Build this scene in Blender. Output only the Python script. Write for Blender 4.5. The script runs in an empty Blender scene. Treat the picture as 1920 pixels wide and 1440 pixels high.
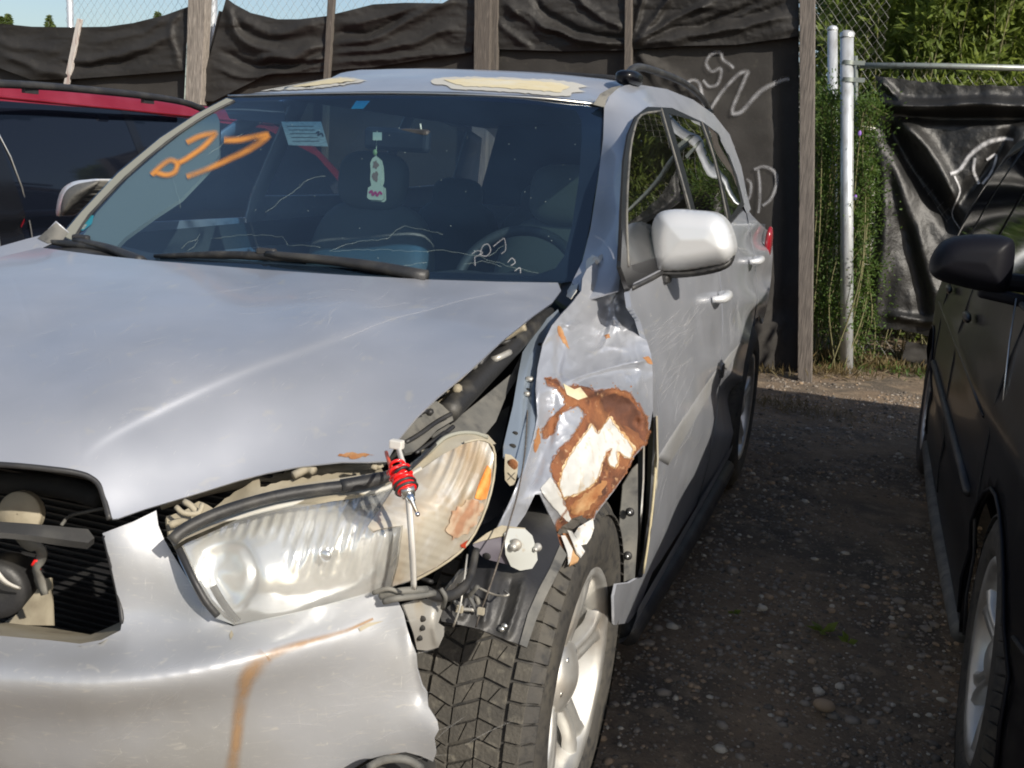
import bpy, math, random
import numpy as np
from mathutils import Vector, Matrix
from mathutils.geometry import delaunay_2d_cdt
from mathutils.noise import noise as pnoise
random.seed(7); RNG = np.random.default_rng(7)
sc = bpy.context.scene
COL = sc.collection
R = math.radians
# ------------------------------------------------------------ camera, light, exposure
CAM = np.array([1.374, -1.897, 1.386]); yaw, pitch, roll, F = .324, .211, .067, 1942.
fw = np.array([-math.sin(yaw)*math.cos(pitch), math.cos(yaw)*math.cos(pitch), -math.sin(pitch)])
rt = np.array([math.cos(yaw), math.sin(yaw), 0.]); up = np.cross(rt, fw)
rt2 = rt*math.cos(roll)+up*math.sin(roll); up2 = -rt*math.sin(roll)+up*math.cos(roll)
cd = bpy.data.cameras.new('camera'); cam = bpy.data.objects.new('camera', cd); COL.objects.link(cam)
cam.matrix_world = Matrix(((rt2[0], up2[0], -fw[0], CAM[0]), (rt2[1], up2[1], -fw[1], CAM[1]), (rt2[2], up2[2], -fw[2], CAM[2]), (0, 0, 0, 1)))
cd.sensor_width = 36; cd.lens = F/1920*36; cd.clip_start = .05; cd.clip_end = 500
sc.camera = cam
SUN = Vector((1.2, -.84, .93)).normalized()       # towards the sun
el = math.asin(SUN.z); az = math.atan2(SUN.x, SUN.y)
w = bpy.data.worlds.new('World'); sc.world = w; w.use_nodes = True
nt = w.node_tree; nt.nodes.clear()
sky = nt.nodes.new('ShaderNodeTexSky'); sky.sky_type = 'NISHITA'; sky.sun_disc = False
sky.sun_elevation = el; sky.sun_rotation = az; sky.air_density = 1.0; sky.dust_density = 1.6; sky.ozone_density = 1.2
bg = nt.nodes.new('ShaderNodeBackground'); bg.inputs[1].default_value = .10
ow = nt.nodes.new('ShaderNodeOutputWorld')
nt.links.new(sky.outputs[0], bg.inputs[0]); nt.links.new(bg.outputs[0], ow.inputs[0])
sd = bpy.data.lights.new('sun', 'SUN'); sd.energy = 4.6; sd.angle = R(.55); sd.color = (1, .93, .82)
so = bpy.data.objects.new('sun', sd); COL.objects.link(so); so.rotation_euler = SUN.to_track_quat('Z', 'Y').to_euler()
sc.view_settings.view_transform = 'Standard'; sc.view_settings.look = 'None'
sc.view_settings.exposure = 0.25; sc.view_settings.gamma = 1; sc.cycles.filter_width = 1.9
# ------------------------------------------------------------ projection helpers (full-size photo pixels -> place in the world)
def rays(px, py):
    px = np.asarray(px, float); py = np.asarray(py, float)
    return fw+rt2*((px-960)/F)[..., None]+up2*((720-py)/F)[..., None]
def P(px, py, ax, v):
    d = rays(px, py); k = 'XYZ'.index(ax); return CAM+d*((v-CAM[k])/d[k])
def T(px, py, t): return CAM+rays(px, py)*t
def pr(p):
    d = np.asarray(p, float)-CAM; z = d@fw
    return np.stack([960+F*(d@rt2)/z, 720-F*(d@up2)/z], -1), z
class Surf:
    """smooth surface through control points (thin plate in inverse distance)"""
    def __init__(s, ctrl, lam=1e-5):
        xy = []; wv = []
        for c in ctrl:
            if len(c) == 4:
                p = P(*c)
                (q, z) = pr(p); xy.append((c[0], c[1])); wv.append(1/z)
            else:
                (q, z) = pr(np.array(c)); xy.append(q); wv.append(1/z)
        s.c = np.array(xy)/1000; n = len(s.c)
        K = s.k(s.c); Q = np.c_[np.ones(n), s.c]
        A = np.zeros((n+3, n+3)); A[:n, :n] = K+lam*np.eye(n); A[:n, n:] = Q; A[n:, :n] = Q.T
        s.w = np.linalg.lstsq(A, np.r_[wv, 0, 0, 0], rcond=None)[0]; s.n = n; s.disp = None
    def k(s, x):
        d2 = ((x[:, None]-s.c[None])**2).sum(-1); return .5*d2*np.log(d2+1e-12)
    def __call__(s, xy, off=0.):
        xy = np.atleast_2d(np.asarray(xy, float)); x = xy/1000
        t = 1/(s.k(x)@s.w[:s.n]+np.c_[np.ones(len(x)), x]@s.w[s.n:])
        if s.disp is not None: t = t-s.disp(xy)
        return CAM+rays(xy[:, 0], xy[:, 1])*(t-off)[:, None]
def dseg(xy, path):
    """distance to a polyline and the side it lies on"""
    path = np.array(path, float); best = np.full(len(xy), 1e9); side = np.zeros(len(xy)); u = np.zeros(len(xy)); L = 0
    for a, b in zip(path[:-1], path[1:]):
        ab = b-a; l = np.hypot(*ab); tt = np.clip(((xy-a)@ab)/(l*l), 0, 1); q = xy-(a+tt[:, None]*ab); d = np.hypot(q[:, 0], q[:, 1])
        m = d < best; best[m] = d[m]; side[m] = (ab[0]*q[:, 1]-ab[1]*q[:, 0])[m]/l; u[m] = (L+tt*l)[m]; L += l
    return best, side, u/L
def ridge(xy, path, amp, w, fade=True):
    d, s, u = dseg(xy, path); g = np.exp(-(d/w)**2)
    if fade: g = g*np.clip(np.minimum(u, 1-u)*6+.15, 0, 1)
    return amp*g
def step(xy, path, amp, w):
    d, s, u = dseg(xy, path); return amp*(1/(1+np.exp(-np.clip(s/w, -30, 30))))
def nz(xy, sx, sy, seed=0):
    return np.array([pnoise((x/sx+seed*7.3, y/sy-seed*3.1, seed*1.7)) for x, y in xy])
def smooth(path, n=6, closed=False):
    p = [np.array(q, float) for q in path]; out = []; m = len(p); rng = range(m if closed else m-1)
    for i in rng:
        a = p[(i-1) % m] if closed or i > 0 else 2*p[0]-p[1]; b = p[i]; c = p[(i+1) % m]
        d = p[(i+2) % m] if closed or i+2 < m else 2*p[-1]-p[-2]
        for k in range(n):
            t = k/n; out.append(.5*((2*b)+(c-a)*t+(2*a-5*b+4*c-d)*t*t+(3*b-a-3*c+d)*t**3))
    if not closed: out.append(p[-1])
    return [tuple(q) for q in out]
def jag(path, amp, seed=1, step_=5, closed=True):
    r = random.Random(seed); out = []; m = len(path)
    for i in range(m if closed else m-1):
        a = np.array(path[i], float); b = np.array(path[(i+1) % m], float); n = max(1, int(np.hypot(*(b-a))/step_))
        for k in range(n):
            q = a+(b-a)*k/n; out.append((q[0]+r.uniform(-amp, amp), q[1]+r.uniform(-amp, amp)))
    if not closed: out.append(tuple(path[-1]))
    return out
# ------------------------------------------------------------ mesh helpers
OFF = np.zeros(3)
def setoff(root):
    global OFF
    OFF = np.array(root.location) if root else np.zeros(3)
def mesh(name, v, f, mat, parent=None, smooth_=True, uv=None, smat=None):
    v = np.asarray(v, float)-OFF
    me = bpy.data.meshes.new(name); me.from_pydata([tuple(x) for x in v], [], [tuple(int(i) for i in x) for x in f]); me.update()
    if smooth_: me.polygons.foreach_set('use_smooth', [True]*len(me.polygons))
    if uv is not None:
        l = me.uv_layers.new(name='UVMap'); idx = np.zeros(len(me.loops), int); me.loops.foreach_get('vertex_index', idx)
        l.data.foreach_set('uv', np.asarray(uv, float)[idx].ravel())
    for m in (mat if isinstance(mat, (list, tuple)) else [mat]): me.materials.append(m)
    o = bpy.data.objects.new(name, me); COL.objects.link(o)
    if parent is not None: o.parent = parent
    return o
def tag(o, label, cat, group=None):
    o['label'] = label; o['category'] = cat
    if group: o['group'] = group
    return o
def thing(name, loc, label, cat, group=None):
    o = bpy.data.objects.new(name, None); COL.objects.link(o); o.location = loc; o.empty_display_size = .1
    return tag(o, label, cat, group)
def inpoly(q, poly):
    x, y = q[:, 0], q[:, 1]; c = np.zeros(len(q), bool); n = len(poly)
    for i in range(n):
        x1, y1 = poly[i]; x2, y2 = poly[(i+1) % n]
        if y1 == y2: continue
        c ^= ((y1 > y) != (y2 > y)) & (x < (x2-x1)*(y-y1)/(y2-y1)+x1)
    return c
def fill(outline, sp, holes=()):
    loops = []
    for lp in [outline]+list(holes):
        o = []; n = len(lp)
        for i in range(n):
            a = np.array(lp[i], float); b = np.array(lp[(i+1) % n], float); k = max(1, int(round(np.hypot(*(b-a))/sp)))
            for j in range(k): o.append(a+(b-a)*j/k)
        loops.append(np.array(o))
    L = loops[0]; x0, y0 = L.min(0); x1, y1 = L.max(0)
    gx, gy = np.meshgrid(np.arange(x0+sp/2, x1, sp), np.arange(y0+sp/2, y1, sp*.866)); gx[1::2] += sp/2
    q = np.c_[gx.ravel(), gy.ravel()]; q = q[inpoly(q, L)]
    for h in loops[1:]: q = q[~inpoly(q, h)]
    allb = np.vstack(loops)
    keep = np.ones(len(q), bool)
    for i in range(0, len(q), 4000):
        d = ((q[i:i+4000, None]-allb[None])**2).sum(-1).min(1); keep[i:i+4000] = d > (sp*.45)**2
    q = q[keep]
    edges = []; b = 0
    for l in loops:
        n = len(l); edges += [(b+i, b+(i+1) % n) for i in range(n)]; b += n
    pts = np.vstack([allb, q]); s = 1000/max(x1-x0, y1-y0)
    V, E_, Fc, *_ = delaunay_2d_cdt([Vector(p*s) for p in pts], edges, [], 1, 1e-4)
    V = np.array([(v.x/s, v.y/s) for v in V]); Fc = [tuple(f) for f in Fc]
    if len(holes):
        c = np.array([V[list(f)].mean(0) for f in Fc]); bad = np.zeros(len(c), bool)
        for h in loops[1:]: bad |= inpoly(c, h)
        Fc = [f for f, b_ in zip(Fc, bad) if not b_]
    return V, Fc
def orient(v, f, toward):
    a = v[[x[0] for x in f]]; b = v[[x[1] for x in f]]; c = v[[x[2] for x in f]]
    n = np.cross(b-a, c-a); s = (n*(np.array(toward)-a)).sum(1)
    return [tuple(reversed(x)) for x in f] if s.sum() < 0 else f
def bedges(f):
    c = {}
    for x in f:
        for k in range(len(x)):
            a, b = x[k], x[(k+1) % len(x)]; c[(a, b)] = 1
    return [e for e in c if (e[1], e[0]) not in c]
def skirt(v, f, d, nrm=None):
    """close the rim of a sheet with a crisp folded edge; d: per-vertex offset"""
    be = bedges(f); ids = sorted({i for e in be for i in e}); n = len(v); m = {u: n+k for k, u in enumerate(ids)}; K = len(ids)
    d = np.asarray(d)*np.ones((n, 1)) if np.ndim(d) == 1 else d
    V = np.vstack([v, v[ids], v[ids]+d[ids]]); return V, list(f)+[(m[b], m[a], m[a]+K, m[b]+K) for a, b in be], ids
def panel(name, outline, surf, mat, parent=None, sp=8, off=0., thick=.004, holes=(), uv=False):
    q, f = fill(outline, sp, holes); v = surf(q, off); f = orient(v, f, CAM)
    e = 1.0; n_ = np.cross(surf(q+(e, 0), off)-surf(q-(e, 0), off), surf(q+(0, e), off)-surf(q-(0, e), off)); n_ /= np.linalg.norm(n_, axis=1)[:, None]+1e-12
    n_ *= np.sign((n_*(CAM-v)).sum(1))[:, None]; N = n_
    if thick:
        v2, f2, ids = skirt(v, f, -n_*thick)
        # rim normals: outwards of the edge
        c = v.mean(0); r_ = v[ids]-c; r_ -= n_[ids]*(r_*n_[ids]).sum(1)[:, None]; r_ /= np.linalg.norm(r_, axis=1)[:, None]+1e-9
        N = np.vstack([n_, r_, r_]); v, f = v2, f2
    o = mesh(name, v, f, mat, parent, uv=None)
    try: o.data.normals_split_custom_set_from_vertices([tuple(x) for x in N])
    except Exception as ex: print('nrm', ex)
    return o
def ribbon(name, path, wid, surf, mat, parent=None, off=.002, n=5, seed=0):
    """flat stroke of paint lying on a surface; UV v runs across"""
    p = np.array(smooth(path, n)); tn = np.gradient(p, axis=0); tn /= np.hypot(tn[:, 0], tn[:, 1])[:, None]+1e-9
    nn = np.c_[-tn[:, 1], tn[:, 0]]; v = []; uv = []; f = []; L = np.r_[0, np.cumsum(np.hypot(*np.diff(p, axis=0).T))]
    ws = np.interp(np.linspace(0, 1, len(p)), np.linspace(0, 1, len(wid)), wid) if hasattr(wid, '__len__') else np.full(len(p), wid)
    K = 5
    for k in range(K):
        v.append(p+nn*(k/(K-1)-.5)*ws[:, None]); uv.append(np.c_[L/40+seed, np.full(len(p), k/(K-1))])
    v = np.vstack(v); uv = np.vstack(uv); m = len(p)
    for k in range(K-1):
        for i in range(m-1): f.append((k*m+i, k*m+i+1, (k+1)*m+i+1, (k+1)*m+i))
    w3 = surf(v, off); f = orient(w3, f, CAM)
    return mesh(name, w3, f, mat, parent, uv=uv)
def loft(name, rows, mat, parent=None, nu=4, nv=4, thick=0, toward=None):
    """smooth grid through rows of 3D points"""
    rows = [smooth3(r, nu) for r in rows]; cols = [smooth3([r[i] for r in rows], nv) for i in range(len(rows[0]))]
    n = len(cols[0]); v = [p for c in cols for p in c]; f = []
    for i in range(len(cols)-1):
        for j in range(n-1): f.append((i*n+j, i*n+j+1, (i+1)*n+j+1, (i+1)*n+j))
    v = np.array(v); f = orient(v, f, CAM if toward is None else toward)
    o = mesh(name, v, f, mat, parent)
    if thick:
        m = o.modifiers.new('s', 'SOLIDIFY'); m.thickness = thick; m.offset = -1
    return o
def smooth3(p, n):
    p = [np.array(q, float) for q in p]
    if n <= 1: return p
    out = []
    for i in range(len(p)-1):
        a = p[i-1] if i else 2*p[0]-p[1]; b = p[i]; c = p[i+1]; d = p[i+2] if i+2 < len(p) else 2*p[-1]-p[-2]
        for k in range(n):
            t = k/n; out.append(.5*((2*b)+(c-a)*t+(2*a-5*b+4*c-d)*t*t+(3*b-a-3*c+d)*t**3))
    return out+[p[-1]]
def tubev(pts, r, sides=8, n=1, caps=True):
    p = np.array(smooth3(pts, n)); tn = np.gradient(p, axis=0); tn /= np.linalg.norm(tn, axis=1)[:, None]+1e-12
    ref = np.array([0.13, .31, .94]); v = []; f = []
    rr = np.interp(np.linspace(0, 1, len(p)), np.linspace(0, 1, len(r)), r) if hasattr(r, '__len__') else np.full(len(p), r)
    a = np.cross(tn[0], ref); a /= np.linalg.norm(a)
    for i in range(len(p)):
        a = a-tn[i]*(a@tn[i]); a /= np.linalg.norm(a)+1e-12; b = np.cross(tn[i], a)
        for k in range(sides):
            t = 2*math.pi*k/sides; v.append(p[i]+(a*math.cos(t)+b*math.sin(t))*rr[i])
    for i in range(len(p)-1):
        for k in range(sides):
            k2 = (k+1) % sides; f.append((i*sides+k, i*sides+k2, (i+1)*sides+k2, (i+1)*sides+k))
    if caps: f.append(tuple(range(sides))[::-1]); f.append(tuple((len(p)-1)*sides+k for k in range(sides)))
    return np.array(v), f
def tube(name, pts, r, mat, parent=None, sides=8, n=4, caps=True):
    v, f = tubev(pts, r, sides, n, caps); return mesh(name, v, f, mat, parent)
def join(parts):
    V = []; Fs = []; b = 0
    for v, f in parts: V.append(np.asarray(v)); Fs += [tuple(i+b for i in x) for x in f]; b += len(v)
    return np.vstack(V), Fs
def boxv(c, s, rot=None):
    v = np.array([(x, y, z) for x in (-.5, .5) for y in (-.5, .5) for z in (-.5, .5)])*np.array(s)
    if rot is not None: v = v@np.array(rot.to_matrix() if hasattr(rot, 'to_matrix') else rot).T
    return v+np.array(c), [(0, 1, 3, 2), (4, 6, 7, 5), (0, 4, 5, 1), (2, 3, 7, 6), (0, 2, 6, 4), (1, 5, 7, 3)]
def box(name, c, s, mat, parent=None, rot=None, bev=.004):
    v, f = boxv(c, s, rot); o = mesh(name, v, f, mat, parent, smooth_=False)
    if bev: m = o.modifiers.new('b', 'BEVEL'); m.width = bev; m.segments = 2
    return o
def slab(name, quad, Y, depth, mat, parent=None, sp=10, wob=0.0, bev=.004):
    """a solid board whose front face stands at depth Y"""
    q = [P(a, b, 'Y', Y) for a, b in quad]; n = len(q); lo = max(b for a, b in quad)
    for k, (a, b) in enumerate(quad):
        if b > lo-6: q[k][2] = -.05
    v = np.array(q+[p+np.array([0, depth, 0]) for p in q]); f = [tuple(range(n)), tuple(range(2*n-1, n-1, -1))]
    f += [(i, i+n, (i+1) % n+n, (i+1) % n) for i in range(n)]
    o = mesh(name, v, f, mat, parent, smooth_=False)
    if bev: m = o.modifiers.new('b', 'BEVEL'); m.width = bev; m.segments = 2
    return o
def lathev(prof, n=48, ang0=0, ang1=2*math.pi):
    """profile of (x along the X axis, radius)"""
    v = []; f = []; full = abs(ang1-ang0-2*math.pi) < 1e-6; m = n if full else n+1
    for i in range(m):
        t = ang0+(ang1-ang0)*i/n
        for x, r in prof: v.append((x, r*math.cos(t), r*math.sin(t)))
    k = len(prof)
    for i in range(n):
        j = (i+1) % m
        for a in range(k-1): f.append((i*k+a, i*k+a+1, j*k+a+1, j*k+a))
    return np.array(v), f
def ellips(c, r, nu=24, nv=14, rot=None, pw=1.0):
    v = []; f = []
    for i in range(nv+1):
        a = -math.pi/2+math.pi*i/nv
        for j in range(nu):
            b = 2*math.pi*j/nu
            g = lambda x: math.copysign(abs(x)**pw, x)
            v.append((g(math.cos(a))*g(math.cos(b))*r[0], g(math.cos(a))*g(math.sin(b))*r[1], g(math.sin(a))*r[2]))
    for i in range(nv):
        for j in range(nu): f.append((i*nu+j, i*nu+(j+1) % nu, (i+1)*nu+(j+1) % nu, (i+1)*nu+j))
    v = np.array(v)
    if rot is not None: v = v@np.array(rot.to_matrix() if hasattr(rot, "to_matrix") else rot).T
    return v+np.array(c), f
# ------------------------------------------------------------ materials
def M(name, col, rough=.5, metal=0., spec=.5, coat=0., mix=(), bump=(), stretch=(1, 1, 1), roughmix=None, trans=0., alpha=None, emis=None):
    """mix: list of (colour, scale, lo, hi, stretch); bump: list of (scale, strength, stretch)"""
    m = bpy.data.materials.new(name); m.use_nodes = True; n = m.node_tree.nodes; L = m.node_tree.links
    b = n['Principled BSDF']; b.inputs['Base Color'].default_value = (*col, 1); b.inputs['Roughness'].default_value = rough
    b.inputs['Metallic'].default_value = metal; b.inputs['Specular IOR Level'].default_value = spec; b.inputs['Coat Weight'].default_value = coat
    b.inputs['Coat Roughness'].default_value = .08
    tc = n.new('ShaderNodeTexCoord')
    def noise(sc_, st, det=6, dist=0.):
        mp = n.new('ShaderNodeMapping'); mp.inputs['Scale'].default_value = st; L.new(tc.outputs['Object'], mp.inputs[0])
        x = n.new('ShaderNodeTexNoise'); x.inputs['Scale'].default_value = sc_; x.inputs['Detail'].default_value = det; x.inputs['Distortion'].default_value = dist
        L.new(mp.outputs[0], x.inputs['Vector']); return x.outputs['Fac']
    cur = None
    for i, mm in enumerate(mix):
        c2, s_, lo, hi = mm[:4]; st = mm[4] if len(mm) > 4 else (1, 1, 1)
        fac = noise(s_, st, dist=mm[5] if len(mm) > 5 else 0.)
        mr = n.new('ShaderNodeMapRange'); mr.inputs[1].default_value = lo; mr.inputs[2].default_value = hi; L.new(fac, mr.inputs[0])
        mx = n.new('ShaderNodeMix'); mx.data_type = 'RGBA'; L.new(mr.outputs[0], mx.inputs[0])
        if cur is None: mx.inputs[6].default_value = (*col, 1)
        else: L.new(cur, mx.inputs[6])
        mx.inputs[7].default_value = (*c2, 1); cur = mx.outputs[2]
    if cur is not None: L.new(cur, b.inputs['Base Color'])
    if roughmix:
        s_, lo, hi, r0, r1 = roughmix[:5]; fac = noise(s_, roughmix[5] if len(roughmix) > 5 else (1, 1, 1))
        mr = n.new('ShaderNodeMapRange'); mr.inputs[1].default_value = lo; mr.inputs[2].default_value = hi; mr.inputs[3].default_value = r0; mr.inputs[4].default_value = r1
        L.new(fac, mr.inputs[0]); L.new(mr.outputs[0], b.inputs['Roughness'])
    prev = None
    for bb in bump:
        s_, k = bb[:2]; fac = noise(s_, bb[2] if len(bb) > 2 else (1, 1, 1))
        bp = n.new('ShaderNodeBump'); bp.inputs['Strength'].default_value = k; bp.inputs['Distance'].default_value = .01; L.new(fac, bp.inputs['Height'])
        if prev: L.new(prev, bp.inputs['Normal'])
        prev = bp.outputs[0]
    if prev: L.new(prev, b.inputs['Normal'])
    m['n'] = 1
    return m
def translucent(m, col, fac=.35):
    n = m.node_tree.nodes; L = m.node_tree.links; b = n['Principled BSDF']; o = n['Material Output']
    t = n.new('ShaderNodeBsdfTranslucent'); t.inputs[0].default_value = (*col, 1); x = n.new('ShaderNodeMixShader'); x.inputs[0].default_value = fac
    L.new(b.outputs[0], x.inputs[1]); L.new(t.outputs[0], x.inputs[2]); L.new(x.outputs[0], o.inputs[0]); return m
def glassmat(name, tint, refl=.06, rough=.02, dirt=0., veil_col=(.5, .5, .45), topband=None, dscale=3, ior=1.5):
    """thin pane: tinted see-through, fresnel reflection, a thin veil"""
    m = bpy.data.materials.new(name); m.use_nodes = True; n = m.node_tree.nodes; L = m.node_tree.links; n.clear()
    o = n.new('ShaderNodeOutputMaterial'); t = n.new('ShaderNodeBsdfTransparent'); t.inputs[0].default_value = (*tint, 1)
    g = n.new('ShaderNodeBsdfGlossy'); g.inputs['Roughness'].default_value = rough; g.inputs[0].default_value = (1, 1, 1, 1)
    fr = n.new('ShaderNodeFresnel'); ge_ = n.new('ShaderNodeNewGeometry'); mi_ = n.new('ShaderNodeMapRange'); mi_.inputs[3].default_value = ior; mi_.inputs[4].default_value = 1/ior; L.new(ge_.outputs['Backfacing'], mi_.inputs[0]); L.new(mi_.outputs[0], fr.inputs[0]); x = n.new('ShaderNodeMixShader')
    L.new(fr.outputs[0], x.inputs[0]); L.new(t.outputs[0], x.inputs[1]); L.new(g.outputs[0], x.inputs[2])
    last = x
    if topband:
        z0, z1, c = topband; tc = n.new('ShaderNodeTexCoord'); sp_ = n.new('ShaderNodeSeparateXYZ'); L.new(tc.outputs['Object'], sp_.inputs[0])
        mr = n.new('ShaderNodeMapRange'); mr.inputs[1].default_value = z0; mr.inputs[2].default_value = z1; L.new(sp_.outputs[2], mr.inputs[0])
        mx = n.new('ShaderNodeMix'); mx.data_type = 'RGBA'; mx.inputs[6].default_value = (*tint, 1); mx.inputs[7].default_value = (*c, 1)
        L.new(mr.outputs[0], mx.inputs[0]); L.new(mx.outputs[2], t.inputs[0])
    if dirt:
        tc = n.new('ShaderNodeTexCoord'); no = n.new('ShaderNodeTexNoise'); no.inputs['Scale'].default_value = dscale; no.inputs['Detail'].default_value = 8
        L.new(tc.outputs['Object'], no.inputs['Vector']); mr = n.new('ShaderNodeMapRange'); mr.inputs[1].default_value = .3; mr.inputs[2].default_value = .75
        mr.inputs[3].default_value = dirt*.3; mr.inputs[4].default_value = dirt*1.5; L.new(no.outputs[0], mr.inputs[0])
        d = n.new('ShaderNodeBsdfDiffuse'); d.inputs[0].default_value = (*veil_col, 1); y = n.new('ShaderNodeMixShader')
        L.new(mr.outputs[0], y.inputs[0]); L.new(last.outputs[0], y.inputs[1]); L.new(d.outputs[0], y.inputs[2]); last = y
    L.new(last.outputs[0], o.inputs[0]); return m
def spraymat(name, col, soft=.5, dens=.9, rough=.6, grain=9.):
    """paint stroke that fades towards its edges (UV v across), grainy"""
    m = bpy.data.materials.new(name); m.use_nodes = True; n = m.node_tree.nodes; L = m.node_tree.links; b = n['Principled BSDF']
    b.inputs['Base Color'].default_value = (*col, 1); b.inputs['Roughness'].default_value = rough
    uv = n.new('ShaderNodeUVMap'); sp_ = n.new('ShaderNodeSeparateXYZ'); L.new(uv.outputs[0], sp_.inputs[0])
    def math_(op, a, bb=None):
        k = n.new('ShaderNodeMath'); k.operation = op
        for i, q in enumerate((a, bb)):
            if q is None: continue
            if isinstance(q, (int, float)): k.inputs[i].default_value = q
            else: L.new(q, k.inputs[i])
        return k.outputs[0]
    d = math_('ABSOLUTE', math_('SUBTRACT', sp_.outputs[1], .5))
    mr = n.new('ShaderNodeMapRange'); mr.inputs[1].default_value = .5; mr.inputs[2].default_value = .5-soft*.5; mr.inputs[3].default_value = 0; mr.inputs[4].default_value = 1; mr.interpolation_type = 'SMOOTHSTEP'; L.new(d, mr.inputs[0])
    tc = n.new('ShaderNodeTexCoord'); no = n.new('ShaderNodeTexNoise'); no.inputs['Scale'].default_value = grain; no.inputs['Detail'].default_value = 8; L.new(tc.outputs['Object'], no.inputs['Vector'])
    m2 = n.new('ShaderNodeMapRange'); m2.inputs[1].default_value = .3; m2.inputs[2].default_value = .6; m2.inputs[3].default_value = .35; m2.inputs[4].default_value = 1; L.new(no.outputs[0], m2.inputs[0])
    a = math_('MULTIPLY', math_('MULTIPLY', mr.outputs[0], m2.outputs[0]), dens); L.new(a, b.inputs['Alpha']); return m
S_ = (1, 1, 1)
def paint(name, col, **k):
    return M(name, col, rough=.38, metal=.46, coat=.5, mix=[((col[0]*.85, col[1]*.86, col[2]*.87), 5, .35, .7), ((.5, .49, .46), 26, .62, .78, (1, .5, 2), .6), ((.6, .6, .58), 60, .70, .73, (8, .5, .5), 1.)],
             bump=[(900, .015)], roughmix=(7, .3, .75, .34, .5), **k)
m_silver = paint('silver_paint', (.43, .445, .485))
m_silver2 = M('silver_bumper_paint', (.40, .41, .43), rough=.50, metal=.34, coat=.15, mix=[((.36, .36, .355), 4, .4, .65), ((.52, .51, .48), 40, .6, .76, (1, 1, 5), 1.), ((.6, .6, .57), 120, .69, .72, (6, .4, .4), 1.)], bump=[(400, .02)], roughmix=(6, .3, .7, .36, .55))
m_mirror_sh = M('mirror_paint', (.7, .71, .72), rough=.36, metal=.35, coat=.5, bump=[(300, .02)])
m_primer = M('cream_primer', (.55, .48, .31), rough=.75, mix=[((.56, .54, .46), 7, .5, .75), ((.5, .42, .25), 20, .62, .8)], bump=[(60, .1)])
m_primer_edge = M('pale_primer_edge', (.43, .42, .38), rough=.7)
m_white = M('white_undercoat', (.62, .62, .59), rough=.42, metal=.1, mix=[((.48, .34, .18), 34, .56, .7, (2.5, 2.5, .5), .4), ((.5, .5, .48), 4, .45, .7)], bump=[(14, .15)])
m_rust = M('rust', (.175, .062, .027), rough=.9, mix=[((.055, .022, .014), 22, .46, .62), ((.36, .22, .12), 75, .60, .70), ((.30, .13, .05), 40, .55, .74), ((.24, .095, .036), 7, .45, .62)], bump=[(60, .35), (220, .25)])
m_rust_lt = M('orange_rust', (.31, .145, .055), rough=.85, mix=[((.25, .09, .03), 30, .5, .7), ((.55, .38, .2), 14, .5, .75)], bump=[(90, .3)])
m_black = M('black_plastic', (.022, .022, .024), rough=.5, mix=[((.06, .058, .052), 12, .45, .8)], bump=[(160, .08)])
m_blackrub = M('black_rubber', (.018, .018, .019), rough=.55, mix=[((.08, .075, .065), 20, .5, .85)], bump=[(90, .12)])
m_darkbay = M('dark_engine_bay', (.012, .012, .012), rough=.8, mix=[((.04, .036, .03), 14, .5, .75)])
m_greyplas = M('dusty_grey_plastic', (.09, .09, .085), rough=.7, mix=[((.2, .19, .165), 10, .4, .75), ((.05, .05, .05), 30, .55, .75)], bump=[(60, .15)])
m_tan = M('dusty_tan_metal', (.34, .30, .22), rough=.7, mix=[((.2, .17, .12), 18, .45, .7), ((.45, .42, .34), 9, .5, .8)], bump=[(50, .15)])
m_galv = M('bare_steel', (.46, .45, .42), rough=.45, metal=.45, mix=[((.45, .4, .32), 20, .55, .75)], bump=[(40, .06)])
m_bluesteel = M('blue_grey_steel', (.26, .31, .37), rough=.38, metal=.5, coat=.2, mix=[((.4, .38, .34), 16, .6, .8)], bump=[(20, .06)])
m_chrome = M('chrome', (.85, .86, .87), rough=.12, metal=1)
m_chromed = M('dull_chrome', (.62, .63, .62), rough=.28, metal=.9, mix=[((.45, .42, .36), 12, .5, .8)])
m_alloy = M('alloy', (.6, .595, .57), rough=.36, metal=.75, mix=[((.38, .33, .27), 9, .5, .8)], roughmix=(12, .3, .7, .3, .55))
m_tyre = M('tyre_rubber', (.045, .042, .038), rough=.75, mix=[((.075, .068, .055), 14, .42, .72), ((.02, .02, .02), 50, .5, .7)], bump=[(120, .15)])
m_tread = M('dusty_tread', (.085, .078, .066), rough=.85, mix=[((.055, .052, .046), 22, .42, .7), ((.2, .185, .15), 45, .58, .8)], bump=[(150, .25)])
m_red = M('red_paint', (.24, .008, .02), rough=.28, metal=.25, coat=.8, mix=[((.3, .03, .05), 5, .4, .7)])
m_darkpaint = M('black_car_paint', (.004, .004, .006), rough=.34, spec=.2, metal=.0, coat=.15, mix=[((.02, .02, .02), 12, .55, .8)], bump=[(5, .03)])
m_darkplas = M('black_mirror_plastic', (.006, .006, .009), rough=.5, spec=.2, bump=[(200, .03)])
m_tint = M('tinted_window', (.006, .008, .014), rough=.05, spec=.6)
m_blkglass = M('black_frit', (.008, .009, .012), rough=.12, spec=.5)
m_wood = M('weathered_wood', (.23, .205, .18), rough=.85, mix=[((.13, .115, .10), 14, .42, .66, (6, 6, .35), 1.2), ((.42, .38, .33), 40, .5, .72, (5, 5, .25))], bump=[(30, .5, (6, 6, .3)), (120, .2, (3, 3, .5))])
m_woodd = M('dark_weathered_wood', (.10, .085, .073), rough=.88, mix=[((.07, .062, .055), 14, .42, .66, (6, 6, .35), 1.2), ((.2, .175, .15), 40, .55, .75, (5, 5, .25))], bump=[(30, .5, (6, 6, .3))])
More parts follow.
